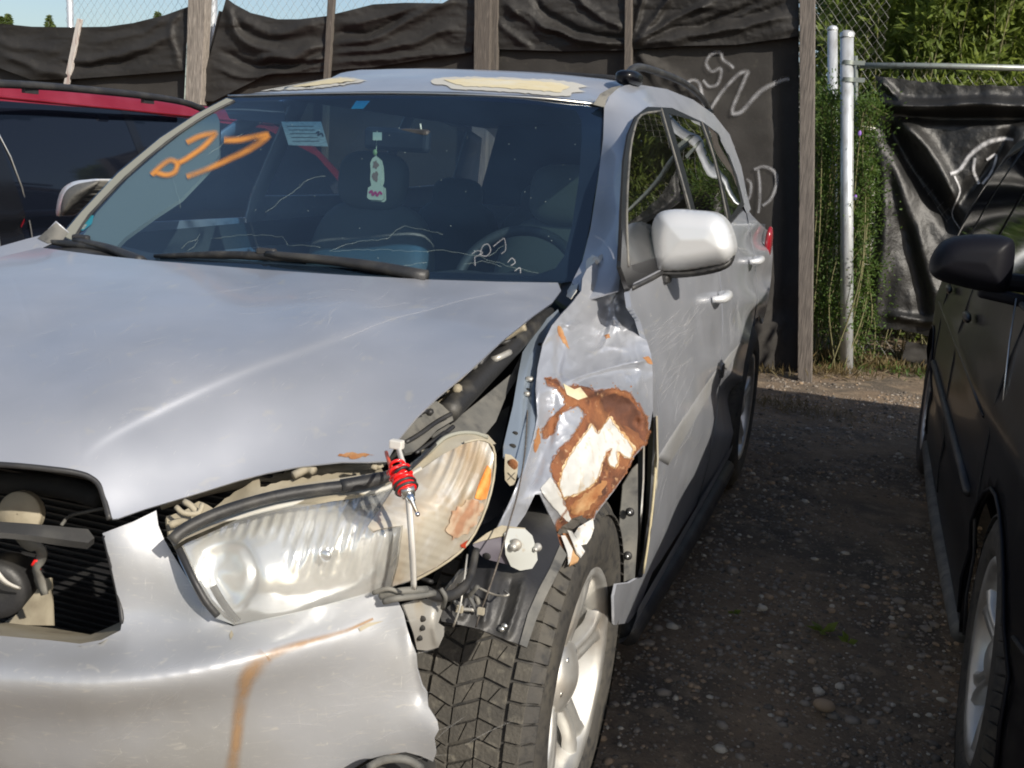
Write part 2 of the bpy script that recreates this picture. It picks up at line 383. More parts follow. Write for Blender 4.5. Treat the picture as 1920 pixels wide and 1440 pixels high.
m_pale = M('pale_stake', (.5, .47, .44), rough=.8, mix=[((.3, .2, .18), 20, .5, .7, (4, 4, .4))], bump=[(50, .3, (4, 4, .4))])
def clothmat(name, col, c2, rough=.62, sheen=.3):
    m = M(name, col, rough=rough, spec=.35, mix=[(c2, 3, .35, .7), ((c2[0]*1.3, c2[1]*1.3, c2[2]*1.2), 22, .6, .8)], bump=[(9, .25), (420, .12), (45, .12)]); return m
m_cloth = clothmat('black_shade_cloth', (.020, .0185, .0175), (.030, .028, .026), .62)
m_cloth2 = clothmat('faded_shade_cloth', (.030, .0275, .0255), (.040, .037, .034), .8)
m_tarp = M('black_tarp', (.012, .012, .012), rough=.46, spec=.55, mix=[((.024, .023, .021), 8, .5, .8)], bump=[(16, .35, (1, 1, .6)), (60, .28), (240, .12)])
m_steelpost = M('galvanised_post', (.62, .65, .68), rough=.38, metal=.45, mix=[((.42, .43, .43), 20, .45, .7, (1, 1, .4)), ((.36, .24, .15), 30, .68, .76)], bump=[(120, .1)])
m_rail = M('grey_green_rail', (.27, .30, .28), rough=.45, metal=.5, mix=[((.2, .2, .18), 30, .5, .7)])
m_wire = M('galvanised_wire', (.24, .24, .235), rough=.6, metal=.5, mix=[((.14, .12, .10), 20, .5, .7)])
m_red_wire = M('red_wire', (.75, .012, .012), rough=.35, coat=.3)
m_org_wire = M('orange_wire', (.8, .09, .02), rough=.4)
m_ziptie = M('white_zip_tie', (.72, .70, .66), rough=.4, bump=[(60, .05)]); translucent(m_ziptie, (.8, .78, .7), .25)
m_seat = M('grey_leather', (.15, .155, .14), rough=.6, mix=[((.15, .155, .14), 6, .4, .7)], bump=[(120, .08)])
m_seatd = M('dark_upholstery', (.06, .065, .06), rough=.7, bump=[(90, .1)])
m_dash = M('dashboard_vinyl', (.03, .034, .032), rough=.6, mix=[((.08, .08, .07), 6, .5, .8)], bump=[(200, .1)])
m_liner = M('headliner', (.16, .165, .16), rough=.9)
m_beige = M('beige_trim', (.25, .25, .21), rough=.7)
m_paper = M('pale_paper', (.20, .26, .26), rough=.8, mix=[((.15, .19, .19), 60, .5, .6, (1, 1, 5))])
m_teal = M('teal_sticker', (.03, .42, .42), rough=.5)
m_green_leaf = [None]*3
def leafmat(name, c, t, f=.4):
    m = M(name, c, rough=.55, spec=.3, mix=[((c[0]*.5, c[1]*.55, c[2]*.6), 2.2, .4, .65), ((c[0]*1.5, c[1]*1.25, c[2]), 9, .55, .75)]); return translucent(m, t, f)
m_leafA = leafmat('shrub_leaf', (.16, .21, .045), (.30, .38, .07))
m_leafB = leafmat('vine_leaf', (.085, .145, .035), (.18, .28, .05), .35)
m_leafC = leafmat('far_leaf', (.10, .14, .035), (.16, .22, .05), .3)
m_stem = M('stem', (.16, .15, .07), rough=.8)
m_dry = leafmat('dry_grass', (.17, .13, .06), (.2, .15, .07), .25)
m_flower = M('violet_flower', (.25, .13, .5), rough=.7)
m_scuff = spraymat('scuff', (.62, .62, .6), 1., .30, .6, 90)
m_ground = M('dirt_ground', (.20, .142, .092), rough=.95, mix=[((.10, .08, .06), 2.2, .4, .62), ((.28, .21, .14), 9, .5, .75), ((.30, .24, .17), 60, .58, .74), ((.07, .056, .043), 45, .58, .75)], bump=[(14, .5), (80, .7), (260, .5)])
m_orange = spraymat('orange_spray', (.66, .27, .05), 1., .88)
m_whitespray = spraymat('white_spray', (.5, .5, .52), 1., .5, grain=14)
m_whitespray2 = spraymat('white_spray_on_tarp', (.6, .6, .62), 1., .95, grain=30)
m_crack = M('glass_crack', (.25, .32, .31), rough=.3)
# ------------------------------------------------------------ SETTING
def build_ground():
    n = 150; xs = np.r_[-60, -30, -14, np.linspace(-6, 5, n), 14, 30, 60]; ys = np.r_[-30, -12, np.linspace(-3, 10, n), 20, 40, 90]
    X, Y = np.meshgrid(xs, ys, indexing='ij'); Z = np.zeros_like(X)
    for i in range(len(xs)):
        for j in range(len(ys)):
            Z[i, j] = .018*pnoise((xs[i]*1.1, ys[j]*1.1, 0))+.010*pnoise((xs[i]*5, ys[j]*5, 3))
    Z += np.clip(Y-5.6, 0, 2)*.05-.01
    v = np.c_[X.ravel(), Y.ravel(), Z.ravel()]; m = len(ys)
    f = [(i*m+j, (i+1)*m+j, (i+1)*m+j+1, i*m+j+1) for i in range(len(xs)-1) for j in range(m-1)]
    o = mesh('ground', v, f, m_ground); o['kind'] = 'structure'
build_ground()
def stones():
    phi = (1+5**.5)/2; base = np.array([(-1, phi, 0), (1, phi, 0), (-1, -phi, 0), (1, -phi, 0), (0, -1, phi), (0, 1, phi), (0, -1, -phi), (0, 1, -phi), (phi, 0, -1), (phi, 0, 1), (-phi, 0, -1), (-phi, 0, 1)])/1.9
    fc = [(0, 11, 5), (0, 5, 1), (0, 1, 7), (0, 7, 10), (0, 10, 11), (1, 5, 9), (5, 11, 4), (11, 10, 2), (10, 7, 6), (7, 1, 8), (3, 9, 4), (3, 4, 2), (3, 2, 6), (3, 6, 8), (3, 8, 9), (4, 9, 5), (2, 4, 11), (6, 2, 10), (8, 6, 7), (9, 8, 1)]
    mats = [M('grey_stone', (.22, .19, .16), rough=.85), M('pale_stone', (.42, .38, .32), rough=.8), M('tan_stone', (.29, .21, .14), rough=.85), M('dark_stone', (.11, .095, .08), rough=.85)]
    N = 20000; V = np.zeros((N*12, 3)); Fs = []; mi = []
    rnd = RNG
    for i in range(N):
        if i < 17000: x, y = rnd.uniform(.8, 1.95), -.9+rnd.random()**1.0*6.6
        else: x, y = rnd.uniform(-.5, 4), rnd.uniform(3, 7.5)
        if pnoise((x*2.3, y*2.3, 9))+.25*pnoise((x*9, y*9, 4)) < rnd.uniform(-.45, .12): x, y = rnd.uniform(.8, 1.95), -.9+rnd.random()**2.2*3.0
        s = min(.019, .0018+.0029*rnd.exponential(1.0)); 
        if rnd.random() < .006: s *= 2
        sc3 = s*np.array([rnd.uniform(.8, 1.5), rnd.uniform(.8, 1.3), rnd.uniform(.5, .8)]); a = rnd.uniform(0, 6.28)
        b = base*(1+rnd.uniform(-.12, .12, (12, 1)))*sc3; c, s2 = math.cos(a), math.sin(a)
        z = .018*pnoise((x*1.1, y*1.1, 0))+.010*pnoise((x*5, y*5, 3))+max(0, min(2, y-5.6))*.05-.01
        V[i*12:(i+1)*12] = np.c_[b[:, 0]*c-b[:, 1]*s2+x, b[:, 0]*s2+b[:, 1]*c+y, b[:, 2]+z+s*.15]
        Fs += [(p+i*12, q+i*12, r_+i*12) for p, q, r_ in fc]; k = rnd.choice(4, p=[.46, .06, .2, .28]); mi += [k]*20
    o = mesh('gravel', V, Fs, mats); o.data.polygons.foreach_set('material_index', mi); o['kind'] = 'stuff'
    # a few cobbles big enough to pick up one by one
    big = [(1262, 1345, .022, 0), (1330, 1322, .017, 2), (1620, 1200, .015, 2), (1435, 1142, .014, 1), (1480, 1360, .018, 3), (1548, 1322, .03, 2), (1645, 1345, .02, 3), (1600, 1330, .02, 2)]
    lab = ['rounded tan cobble, the largest stone on the dirt between the silver and black cars']
    x, y, z = P(1545, 1325, 'Z', .01)
    v, f = ellips((x, y, .014), (.03, .022, .017), 14, 8); o = mesh('cobble', v, f, mats[2]); tag(o, lab[0], 'stone')
    x, y, z = P(1430, 1140, 'Z', .01)
    v, f = ellips((x, y, .01), (.017, .013, .010), 12, 8); o = mesh('pebble', v, f, mats[1]); tag(o, 'whitish pebble on the dirt left of the small green seedling', 'stone')
stones()
def leafcloud(name, pts, dirs, L, wd, mat, parent=None, curl=.25):
    """many pointed leaves as one mesh; pts base, dirs direction, L length"""
    n = len(pts); d = dirs/np.linalg.norm(dirs, axis=1)[:, None]; r = RNG.normal(size=(n, 3)); s = np.cross(d, r); s /= np.linalg.norm(s, axis=1)[:, None]; nn = np.cross(s, d)
    L = np.asarray(L)[:, None]*np.ones((n, 1)); W = L*wd
    v = np.stack([pts, pts+d*L*.45+s*W-nn*L*curl*.3, pts+d*L-nn*L*curl, pts+d*L*.45-s*W-nn*L*curl*.3, pts+d*L*.45-nn*L*curl*.05], 1).reshape(-1, 3)
    b = np.arange(n)*5; f = np.stack([np.c_[b, b+1, b+4], np.c_[b+1, b+2, b+4], np.c_[b+2, b+3, b+4], np.c_[b+3, b, b+4]], 1).reshape(-1, 3)
    return mesh(name, v, f.tolist(), mat, parent, smooth_=False)
def shrub(px0, px1, py0, py1, Y0, Y1, nst, leafn, L, mat, label, cat, wd=.16, base=0.0, name='shrub', lean=.15, group=None):
    a = P((px0+px1)/2, py1, 'Y', (Y0+Y1)/2); root = thing(name, (a[0], (Y0+Y1)/2, base), label, cat, group); setoff(root)
    pts = []; dirs = []; stems = []; Ls = []
    for i in range(nst):
        Y = RNG.uniform(Y0, Y1); px = RNG.uniform(px0, px1); py = py0+(py1-py0)*RNG.random()**1.5*.8
        top = P(px, py, 'Y', Y); b = np.array([top[0]+RNG.normal()*lean, Y+RNG.normal()*lean, base]); mid = (top+b)/2+RNG.normal(size=3)*np.array([.08, .08, .03])
        c = np.array(smooth3([b, mid, top, top+np.array([RNG.normal()*.08, -.05, .02])], 6)); stems.append(tubev(c, [.006, .002], 4, 1))
        m = leafn; u = RNG.uniform(.15, 1, m)*(len(c)-1); k = np.minimum(u.astype(int), len(c)-2); q = c[k]+(c[k+1]-c[k])*(u-k)[:, None]
        br = RNG.normal(size=(m, 3)); br /= np.linalg.norm(br, axis=1)[:, None]; rr = RNG.random(m)**.7*RNG.choice([.05, .12, .2], m)
        q = q+br*rr[:, None]; pts.append(q); dd = br+np.array([0, -.25, .45])+RNG.normal(size=(m, 3))*.35; dirs.append(dd); Ls.append(RNG.uniform(.6, 1.3, m)*L)
    v, f = join(stems); mesh('stems', v, f, m_stem, root)
    o = leafcloud('foliage', np.vstack(pts), np.vstack(dirs), np.hstack(Ls), wd, mat, root); o['kind'] = 'stuff'
    setoff(None); return root
shrub(1560, 1760, -80, 640, 7.4, 8.8, 120, 210, .085, m_leafA, 'leafy green shrub standing behind the steel gate posts', 'shrub', wd=.2, lean=.3)
shrub(1740, 2020, -80, 620, 7.2, 8.6, 140, 220, .10, m_leafA, 'tall willow-like shrub with pointed leaves above the gate rail at right', 'shrub', wd=.15, lean=.3)
shrub(1480, 2500, -140, 600, 9.6, 11.5, 170, 220, .15, m_leafC, 'dark dense thicket filling the background behind the shrubs', 'thicket', wd=.28, name='thicket', lean=.4)
shrub(1534, 1570, 190, 700, 6.2, 6.6, 46, 300, .026, m_leafB, 'fine-leaved vetch vine between the wooden end post and the steel gate post', 'vine', wd=.26, name='vine', lean=.10)
shrub(1604, 1636, 210, 700, 6.2, 6.38, 34, 280, .028, m_leafB, 'fine-leaved vetch vine between the steel gate post and the black tarp', 'vine', wd=.26, name='vine', lean=.10)
for q in ((1604, 370), (1612, 250), (1598, 430)):
    c = P(q[0], q[1], 'Y', 6.15); v, f = ellips(c, (.012, .008, .02), 8, 6); tag(mesh('vetch_flower', v, f, m_flower), {370: 'violet vetch flower on the vine beside the steel post, middle of three', 250: 'violet vetch flower on the vine, topmost of three', 430: 'violet vetch flower on the vine, lowest of three'}[q[1]], 'flower', 'violet vetch flowers')
# low weeds and dry grass by the fence foot
def tufts():
    pts = []; dirs = []; L = []
    for px, py, r, n, l in [(1440, 700, .25, 200, .08), (1560, 705, .3, 260, .08), (1620, 690, .35, 900, .09), (1700, 700, .35, 900, .07), (1460, 760, .25, 260, .05), (1560, 780, .35, 260, .04), (1760, 690, .4, 700, .09), (1560, 690, .3, 120, .12)]:
        c = P(px, py, 'Z', .0); q = np.c_[c[0]+RNG.normal(size=n)*r*.5, c[1]+RNG.normal(size=n)*r*.4, np.full(n, .0)+np.clip(c[1]-5.6, 0, 2)*.05]
        pts.append(q); dirs.append(RNG.normal(size=(n, 3))*.6+np.array([0, 0, 1])); L.append(RNG.uniform(.4, 1.4, n)*l)
    o = leafcloud('dry_grass', np.vstack(pts), np.vstack(dirs), np.hstack(L), .045, m_dry); o['kind'] = 'stuff'
    k = 900; c = P(1640, 690, 'Z', .02); q = np.c_[c[0]+RNG.normal(size=k)*.5, c[1]+RNG.normal(size=k)*.2, np.full(k, .04)]
    o = leafcloud('green_weeds', q, RNG.normal(size=(k, 3))*.6+np.array([0, 0, 1]), RNG.uniform(.02, .09, k), .12, m_leafB); o['kind'] = 'stuff'
tufts()
def seedling(px, py, n, L, label, seed):
    r = np.random.default_rng(seed); c = P(px, py, 'Z', .0); d = []; 
    for i in range(n): a = r.uniform(0, 6.28); d.append((math.cos(a), math.sin(a)*.8, r.uniform(.3, .9)))
    o = leafcloud('seedling', np.tile(c, (n, 1)), np.array(d), r.uniform(.7, 1.1, n)*L, .3, m_leafA); tag(o, label, 'plant')
seedling(1545, 1185, 6, .055, 'small green broad-leaved seedling on the dirt between the two cars', 3)
seedling(1590, 1205, 4, .045, 'smaller green seedling just right of the broad-leaved one', 8)
seedling(1375, 1150, 5, .03, 'tiny green sprout on the dirt beside the silver car', 4)
# distant conifers against the sky
def conifer(px, py, h, label):
    Y = 60; t = P(px, py, 'Y', Y); root = thing('conifer', (t[0], Y, 0), label, 'tree', 'distant conifers'); setoff(root)
    v, f = tubev([(t[0], Y, 0), (t[0], Y, t[2])], [.2, .03], 6); mesh('trunk', v, f, m_stem, root)
    n = 1500; u = RNG.random(n)**.8; a = RNG.uniform(0, 6.28, n); lob = 1+.35*np.sin(a*3+u*30)
    rad = h*.32*u*lob*RNG.uniform(.2, 1, n); q = np.c_[t[0]+np.cos(a)*rad, Y+np.sin(a)*rad, t[2]-u*h]
    d = np.c_[np.cos(a), np.sin(a), np.full(n, -.35)]+RNG.normal(size=(n, 3))*.2
    o = leafcloud('crown', q, d, RNG.uniform(.12, .3, n), .2, m_leafC, root); setoff(None)
conifer(92, 27, 3.2, 'small distant conifer above the black cloth, left of the pale stake')
conifer(15, 25, 2.4, 'distant conifer at the left edge of the skyline'); conifer(2, 30, 2.2, 'thin distant conifer cut by the left frame edge')
conifer(296, 22, 1.0, 'tiny conifer tip above the cloth near the wooden post')
# ------------------------------------------------------------ FENCE
FY = 5.8
def fencesurf(Y, disp=None):
    s = Surf([(-600, -100, 'Y', Y), (2000, -100, 'Y', Y), (-600, 900, 'Y', Y), (2000, 900, 'Y', Y), (800, 300, 'Y', Y)]); s.disp = disp; return s
def chainlink(name, x0, x1, z0, z1, Y, parent, skip=None, pitch=.062):
    parts = []; n = int((x1-x0)/pitch); 
    for i in range(n):
        x = x0+i*pitch; m = int((z1-z0)/(pitch*.62)); sg = 1; pts = []
        for k in range(m): pts.append((x+(pitch*.5 if (k % 2) else -.0)*1.04, Y+(.004 if k % 2 else -.004)*(1 if i % 2 else -1), z0+k*pitch*.62))
        for w_ in (1,):
            parts.append(tubev(pts, .0013, 3, 1, False))
        pts2 = [(2*x-p[0], -p[1]+2*Y, p[2]) for p in pts]; parts.append(tubev(pts2, .0013, 3, 1, False))
    v, f = join(parts); o = mesh(name, v, f, m_wire, parent, smooth_=False); o['kind'] = 'stuff'; return o
fen = thing('chain_link_fence', (-2, FY+.1, 0), 'galvanised chain-link fence showing above the black cloth', 'fence'); setoff(fen)
chainlink('chain_link', -5.6, .86, 1.7, 2.95, FY+.08, fen, pitch=.07)
v, f = join([tubev([(-5.6, FY+.1, 1.2), (-5.6, FY+.1, 3)], .03)]); mesh('line_post', v, f, m_steelpost, fen)
a = P(398, 60, 'Y', FY+.12); v, f = tubev([(a[0]-.05, FY+.12, 0), (a[0]+.02, FY+.12, 3)], .035, 12); mesh('line_post', v, f, m_steelpost, fen)
setoff(None)
tag(slab('wooden_post', [(354, -60), (388, -60), (376, 190), (368, 330), (338, 330), (347, 190)], FY-.12, .09, m_wood), 'thick weathered wooden post between the left black cloth and the sagging cloth', 'post')
tag(slab('wooden_stake', [(144, 34), (152, 36), (132, 140), (124, 168), (100, 330), (92, 330), (117, 165)], FY-.08, .03, m_pale), 'thin pale leaning stake on the far left in front of the cloth', 'stake')
tag(slab('wooden_stake', [(617, -60), (630, -60), (616, 148), (610, 320), (600, 320), (606, 148)], FY-.10, .04, m_woodd), 'narrow weathered stake left of the double post', 'stake')
dp = thing('wooden_post', (-1.5, FY, 0), 'tall dark weathered double board post behind the middle of the silver car roof', 'post'); setoff(dp)
slab('board', [(890, -60), (921, -60), (917, 135), (912, 400), (884, 400), (888, 135)], FY-.13, .08, m_woodd, dp)
slab('board', [(922, -60), (935, -60), (931, 135), (926, 400), (913, 400), (918.5, 135)], FY-.09, .05, m_woodd, dp); setoff(None)
tag(slab('wooden_stake', [(1172, -60), (1184, -60), (1184, 140), (1180, 420), (1168, 420), (1170, 140)], FY-.11, .05, m_woodd), 'narrow stake right of the double post, pinching the cloth hem', 'stake')
m_wood3 = M('brown_post_wood', (.15, .13, .115), rough=.88, mix=[((.075, .065, .058), 14, .42, .66, (6, 6, .35), 1.2), ((.25, .22, .19), 40, .55, .75, (5, 5, .25))], bump=[(30, .5, (6, 6, .3))])
tag(slab('wooden_post', [(1499, -60), (1528, -60), (1526, 300), (1523, 716), (1496, 716), (1499, 300)], FY-.12, .10, m_wood3), 'tall square wooden post at the end of the black cloth, left of the gate', 'post')
# lower cloth behind, then the sagging upper drapes
def lowdisp(xy):
    d = .02*nz(xy, 160, 60, 1)+.008*nz(xy, 45, 30, 2)
    for p, a_, w_ in [([(1192, 95), (1290, 170), (1330, 190)], .035, 10), ([(1192, 92), (1240, 160), (1260, 230)], .03, 8), ([(1440, 560), (1420, 640), (1400, 690)], .05, 10), ([(1465, 590), (1430, 700)], .05, 8), ([(1470, 100), (1480, 400), (1472, 660)], -.05, 16)]: d = d+ridge(xy, p, a_, w_)
    return d
lowS = fencesurf(FY+.0, lowdisp)
o = panel('shade_cloth', [(410, 20), (620, 75), (885, 60), (1200, 50), (1498, 40), (1498, 700), (1380, 688), (880, 600), (330, 490), (372, 190)], lowS, m_cloth2, sp=14, thick=0)
tag(o, 'flat faded shade cloth below the drape hems, running behind the silver car', 'shade cloth')
def drape(label, outline, folds, seed, sp=8):
    def disp(xy):
        wx = xy+np.c_[nz(xy, 40, 40, seed+5)*9, nz(xy, 50, 30, seed+6)*7]
        d = .05+.024*nz(wx, 130, 38, seed)+.009*nz(wx, 60, 14, seed+1)+.004*nz(wx, 16, 7, seed+2)+.0015*nz(xy, 6, 5, seed+3)
        for p, a_, w_ in folds: d = d+ridge(wx, smooth(p, 4), a_*.62, w_*.8)
        return d
    S = fencesurf(FY-.015, disp); o = panel('shade_cloth', outline, S, m_cloth, sp=4.5, thick=0); tag(o, label, 'shade cloth', 'black cloths tied along the fence'); return S
drape('left black shade cloth, sagging between the frame edge and the thick wooden post', [(-80, 42), (0, 44), (60, 50), (130, 51), (200, 50), (250, 43), (310, 28), (354, 12), (352, 60), (346, 132), (250, 140), (140, 148), (60, 150), (0, 128), (-80, 120)],
      [([(0, 100), (70, 130), (140, 148)], .07, 9), ([(130, 112), (230, 105), (330, 60)], .06, 10), ([(120, 118), (200, 122), (260, 112)], -.05, 6), ([(-40, 60), (40, 90), (120, 95)], .04, 12), ([(340, 15), (320, 60), (330, 130)], .04, 10), ([(160, 80), (240, 70), (320, 35)], .03, 9)], 3, 6)
o = panel('shade_cloth', [(-80, 90), (350, 90), (345, 190), (330, 420), (-80, 380)], fencesurf(FY+.01, lambda xy: .02*nz(xy, 90, 40, 9)), m_cloth2, sp=14, thick=0); tag(o, 'lower black cloth showing under the left drape, above the red car', 'shade cloth', 'black cloths tied along the fence')
drape('black shade cloth with a deep sag under open chain link, left of the double post', [(424, -4), (440, 8), (470, 24), (520, 36), (560, 36), (612, 30), (660, 18), (700, 8), (760, 5), (830, 6), (892, -30), (890, 60), (884, 98), (800, 110), (700, 126), (640, 130), (616, 134), (500, 140), (400, 190), (370, 190), (392, 110)],
      [([(424, 6), (450, 70), (520, 100), (615, 85)], .11, 13), ([(440, 20), (500, 60), (610, 48)], .07, 12), ([(410, 90), (500, 125), (612, 92)], -.07, 8), ([(480, 112), (560, 108), (612, 104)], .08, 8), ([(400, 130), (480, 142), (612, 122)], .05, 7), ([(620, 80), (700, 70), (800, 20), (860, 0)], .07, 12), ([(620, 62), (700, 58), (760, 30)], -.06, 8), ([(622, 100), (720, 92), (860, 50)], .06, 10), ([(625, 120), (730, 112), (880, 95)], .05, 7), ([(640, 45), (720, 30), (800, 8)], .05, 8)], 5, 6)
drape('black shade cloth with long diagonal folds right of the double post', [(932, -60), (1174, -60), (1176, 94), (1060, 96), (926, 92), (930, 20)],
      [([(940, 0), (1020, 50), (1120, 82), (1174, 84)], .10, 11), ([(990, -10), (1060, 50), (1172, 74)], -.06, 9), ([(930, 40), (960, 70), (1000, 90)], .04, 10), ([(1060, -20), (1130, 30), (1172, 50)], .05, 9), ([(960, 10), (1030, 62), (1090, 80)], -.05, 7)], 8, 6)
drape('black shade cloth between the pinching stake and the tall end post', [(1184, -60), (1498, -60), (1498, 68), (1380, 84), (1280, 86), (1188, 92), (1182, 70)],
      [([(1188, 82), (1250, 45), (1340, 0)], .08, 9), ([(1188, 84), (1300, 70), (1480, 30)], .06, 9), ([(1190, 78), (1230, 30), (1260, -20)], .06, 9), ([(1300, 50), (1400, 30), (1490, 0)], -.04, 9), ([(1186, 60), (1200, 30), (1204, -20)], .05, 6), ([(1240, 62), (1330, 40), (1420, 5)], -.05, 7)], 11, 6)
# graffiti on the lower cloth (white spray)
for i, (p, w_) in enumerate([([(1283, 160), (1298, 150), (1312, 158), (1318, 190), (1323, 205)], 7), ([(1318, 150), (1330, 162), (1345, 158), (1352, 140), (1350, 128), (1335, 134), (1324, 118), (1334, 102), (1350, 98), (1356, 112), (1368, 120), (1376, 128)], 7), ([(1332, 205), (1356, 170), (1384, 140), (1402, 134), (1396, 150), (1375, 200), (1374, 216)], 8), ([(1374, 214), (1392, 208), (1425, 172), (1462, 152), (1480, 148)], 9),
                         ([(1400, 335), (1408, 345), (1406, 368), (1396, 382)], 6), ([(1422, 318), (1425, 350), (1424, 385), (1422, 400)], 6), ([(1414, 318), (1432, 312), (1452, 322), (1456, 345), (1446, 372), (1430, 386)], 7), ([(1368, 268), (1376, 278)], 8)]):
    o = ribbon('graffiti', p, [w_*1.3, w_*1.5, w_*1.3], lowS, m_whitespray, off=.02, seed=i); tag(o, ['white sprayed hook at the left of the upper graffiti', 'white sprayed looping letter in the upper graffiti', 'white sprayed pointed stroke in the middle of the upper graffiti', 'long white sprayed tail reaching towards the end post', 'faint white sprayed bracket beside the rear of the silver car', 'upright white sprayed stroke of the lower faint letter', 'white sprayed bowl of the lower faint letter', 'small white sprayed dab above the lower letters'][i], 'graffiti')
# gate side
a = P(1590, 695, 'Y', 6.12); b = P(1588, 70, 'Y', 6.12)
gp = thing('gate_post', (a[0], 6.12, 0), 'bright galvanised steel gate post with a cap, nearest the end wooden post', 'post'); setoff(gp)
tube('post', [(a[0], a[1], -.05), b], .046, m_steelpost, gp, 16, 1)
v, f = lathev([(0, .05), (.03, .05), (.045, .03), (.05, .001)], 18); v = np.c_[v[:, 1], v[:, 2], v[:, 0]]+b; mesh('cap', v, f, m_steelpost, gp)
for py in (118, 150):
    q = P(1590, py, 'Y', 6.12); v, f = lathev([(-.015, .052), (.015, .052)], 18); v = np.c_[v[:, 1], v[:, 2], v[:, 0]]+q; mesh('hinge_band', v, f, m_rail, gp)
    v, f = boxv(q+np.array([.07, -.02, 0]), (.09, .03, .03)); mesh('hinge', v, f, m_rail, gp, smooth_=False)
setoff(None)
a = P(1562, 690, 'Y', 6.75); b = P(1561, 55, 'Y', 6.75)
gp2 = thing('fence_post', (a[0], 6.75, 0), 'second galvanised post half hidden in the vine, left of the gate post', 'post'); setoff(gp2); tube('post', [(a[0], a[1], -.05), b], .038, m_steelpost, gp2, 14, 1)
v, f = ellips(b, (.042, .042, .03), 14, 8); mesh('cap', v, f, m_steelpost, gp2); setoff(None)
GY = 6.42
ga = thing('chain_link_gate', P(1760, 500, 'Y', GY)*np.array([1, 1, 0]), 'chain-link gate with a grey tube rail and the black tarp hung on it', 'gate'); setoff(ga)
tube('top_rail', [P(1612, 123, 'Y', GY), P(1760, 124, 'Y', GY), P(2050, 131, 'Y', GY)], .022, m_rail, ga, 12, 1)
tube('stile', [P(1604, 105, 'Y', GY+.01), P(1608, 400, 'Y', GY+.01), P(1606, 690, 'Y', GY+.01)], .016, m_rail, ga, 10, 1)
q0 = P(1612, 640, 'Y', GY); q1 = P(2050, 105, 'Y', GY)
chainlink('chain_link', q0[0], q1[0]+.5, .1, P(1760, 103, 'Y', GY)[2], GY+.03, ga, pitch=.075)
setoff(None)
fe2 = thing('chain_link_fence', P(1560, 500, 'Y', 6.85)*np.array([1, 1, 0]), 'short chain-link fence panel behind the two steel posts, wound with vines', 'fence'); setoff(fe2)
chainlink('chain_link', P(1535, 300, 'Y', 6.85)[0]-.3, P(1650, 300, 'Y', 6.85)[0], .1, 3.0, 6.85, fe2, pitch=.065)
setoff(None)
def tarpd(xy):
    d = .05+.026*nz(xy, 60, 90, 21)+.008*nz(xy, 20, 30, 22)+.0025*nz(xy, 8, 10, 23)
    for p, a_, w_ in [([(1648, 195), (1740, 200), (1830, 195), (1960, 200)], .13, 10), ([(1652, 212), (1760, 222), (1960, 222)], -.07, 9), ([(1655, 215), (1700, 300), (1760, 380), (1800, 440)], -.11, 17), ([(1680, 222), (1740, 280), (1790, 370), (1800, 400)], .08, 14), ([(1650, 150), (1690, 190)], .05, 6), ([(1660, 240), (1700, 380), (1745, 520), (1760, 600)], .05, 16), ([(1800, 440), (1860, 360), (1930, 250)], .06, 16), ([(1780, 400), (1850, 320), (1900, 230)], -.06, 12), ([(1650, 260), (1660, 420), (1640, 600)], .04, 12), ([(1690, 400), (1720, 520), (1735, 620)], -.04, 14), ([(1660, 590), (1760, 605), (1850, 610)], .05, 8)]: d = d+ridge(xy, smooth(p, 4), a_, w_)
    return d
tarpS = fencesurf(GY-.02, tarpd)
o = panel('black_tarp', jag([(1640, 140), (1700, 150), (1780, 158), (1860, 160), (2050, 168), (2050, 660), (1850, 650), (1745, 632), (1690, 618), (1612, 612), (1628, 530), (1636, 440), (1640, 330), (1640, 250), (1652, 195)], 2, 5, 9), tarpS, m_tarp, sp=6, thick=0)
tag(o, 'creased shiny black tarp with a frayed left edge hanging on the gate at right', 'tarp')
o = panel('black_tarp', [(1700, 640), (1760, 650), (2000, 660), (2000, 700), (1760, 690), (1690, 675)], fencesurf(GY-.02, lambda xy: .03*nz(xy, 40, 15, 3)), m_cloth2, sp=8, thick=0); tag(o, 'torn strip of black tarp lying at the foot of the gate', 'tarp')
parts = []
for i in range(150):
    py = RNG.uniform(235, 610); x0 = 1641-(max(0, py-430)/180)*22; q = P(x0+2, py, 'Y', GY-.08); l = RNG.uniform(8, 26); e = P(x0-l, py+RNG.normal()*5+3, 'Y', GY-.08+RNG.normal()*.03); parts.append(tubev([q, (q+e)/2+RNG.normal(size=3)*.006, e], .0012, 3, 2, False))
v, f = join(parts); o = mesh('frayed_threads', v, f, m_galv, None, False); o['kind'] = 'stuff'
for i, (p, w_) in enumerate([([(1782, 326), (1800, 318), (1820, 290), (1850, 268), (1880, 260), (1900, 262)], [10, 12, 14, 8]), ([(1828, 296), (1826, 320), (1836, 345)], 9), ([(1850, 300), (1868, 290), (1860, 320), (1842, 345)], 8), ([(1790, 330), (1800, 360), (1785, 400), (1800, 430)], [6, 5, 3])]):
    o = ribbon('graffiti', p, w_, tarpS, m_whitespray2, off=.012, seed=i); tag(o, ['big white sprayed arc on the gate tarp', 'short white sprayed bar under the arc on the tarp', 'white sprayed slanted stroke under the arc on the tarp', 'thin white paint run down the tarp fold'][i], 'graffiti')
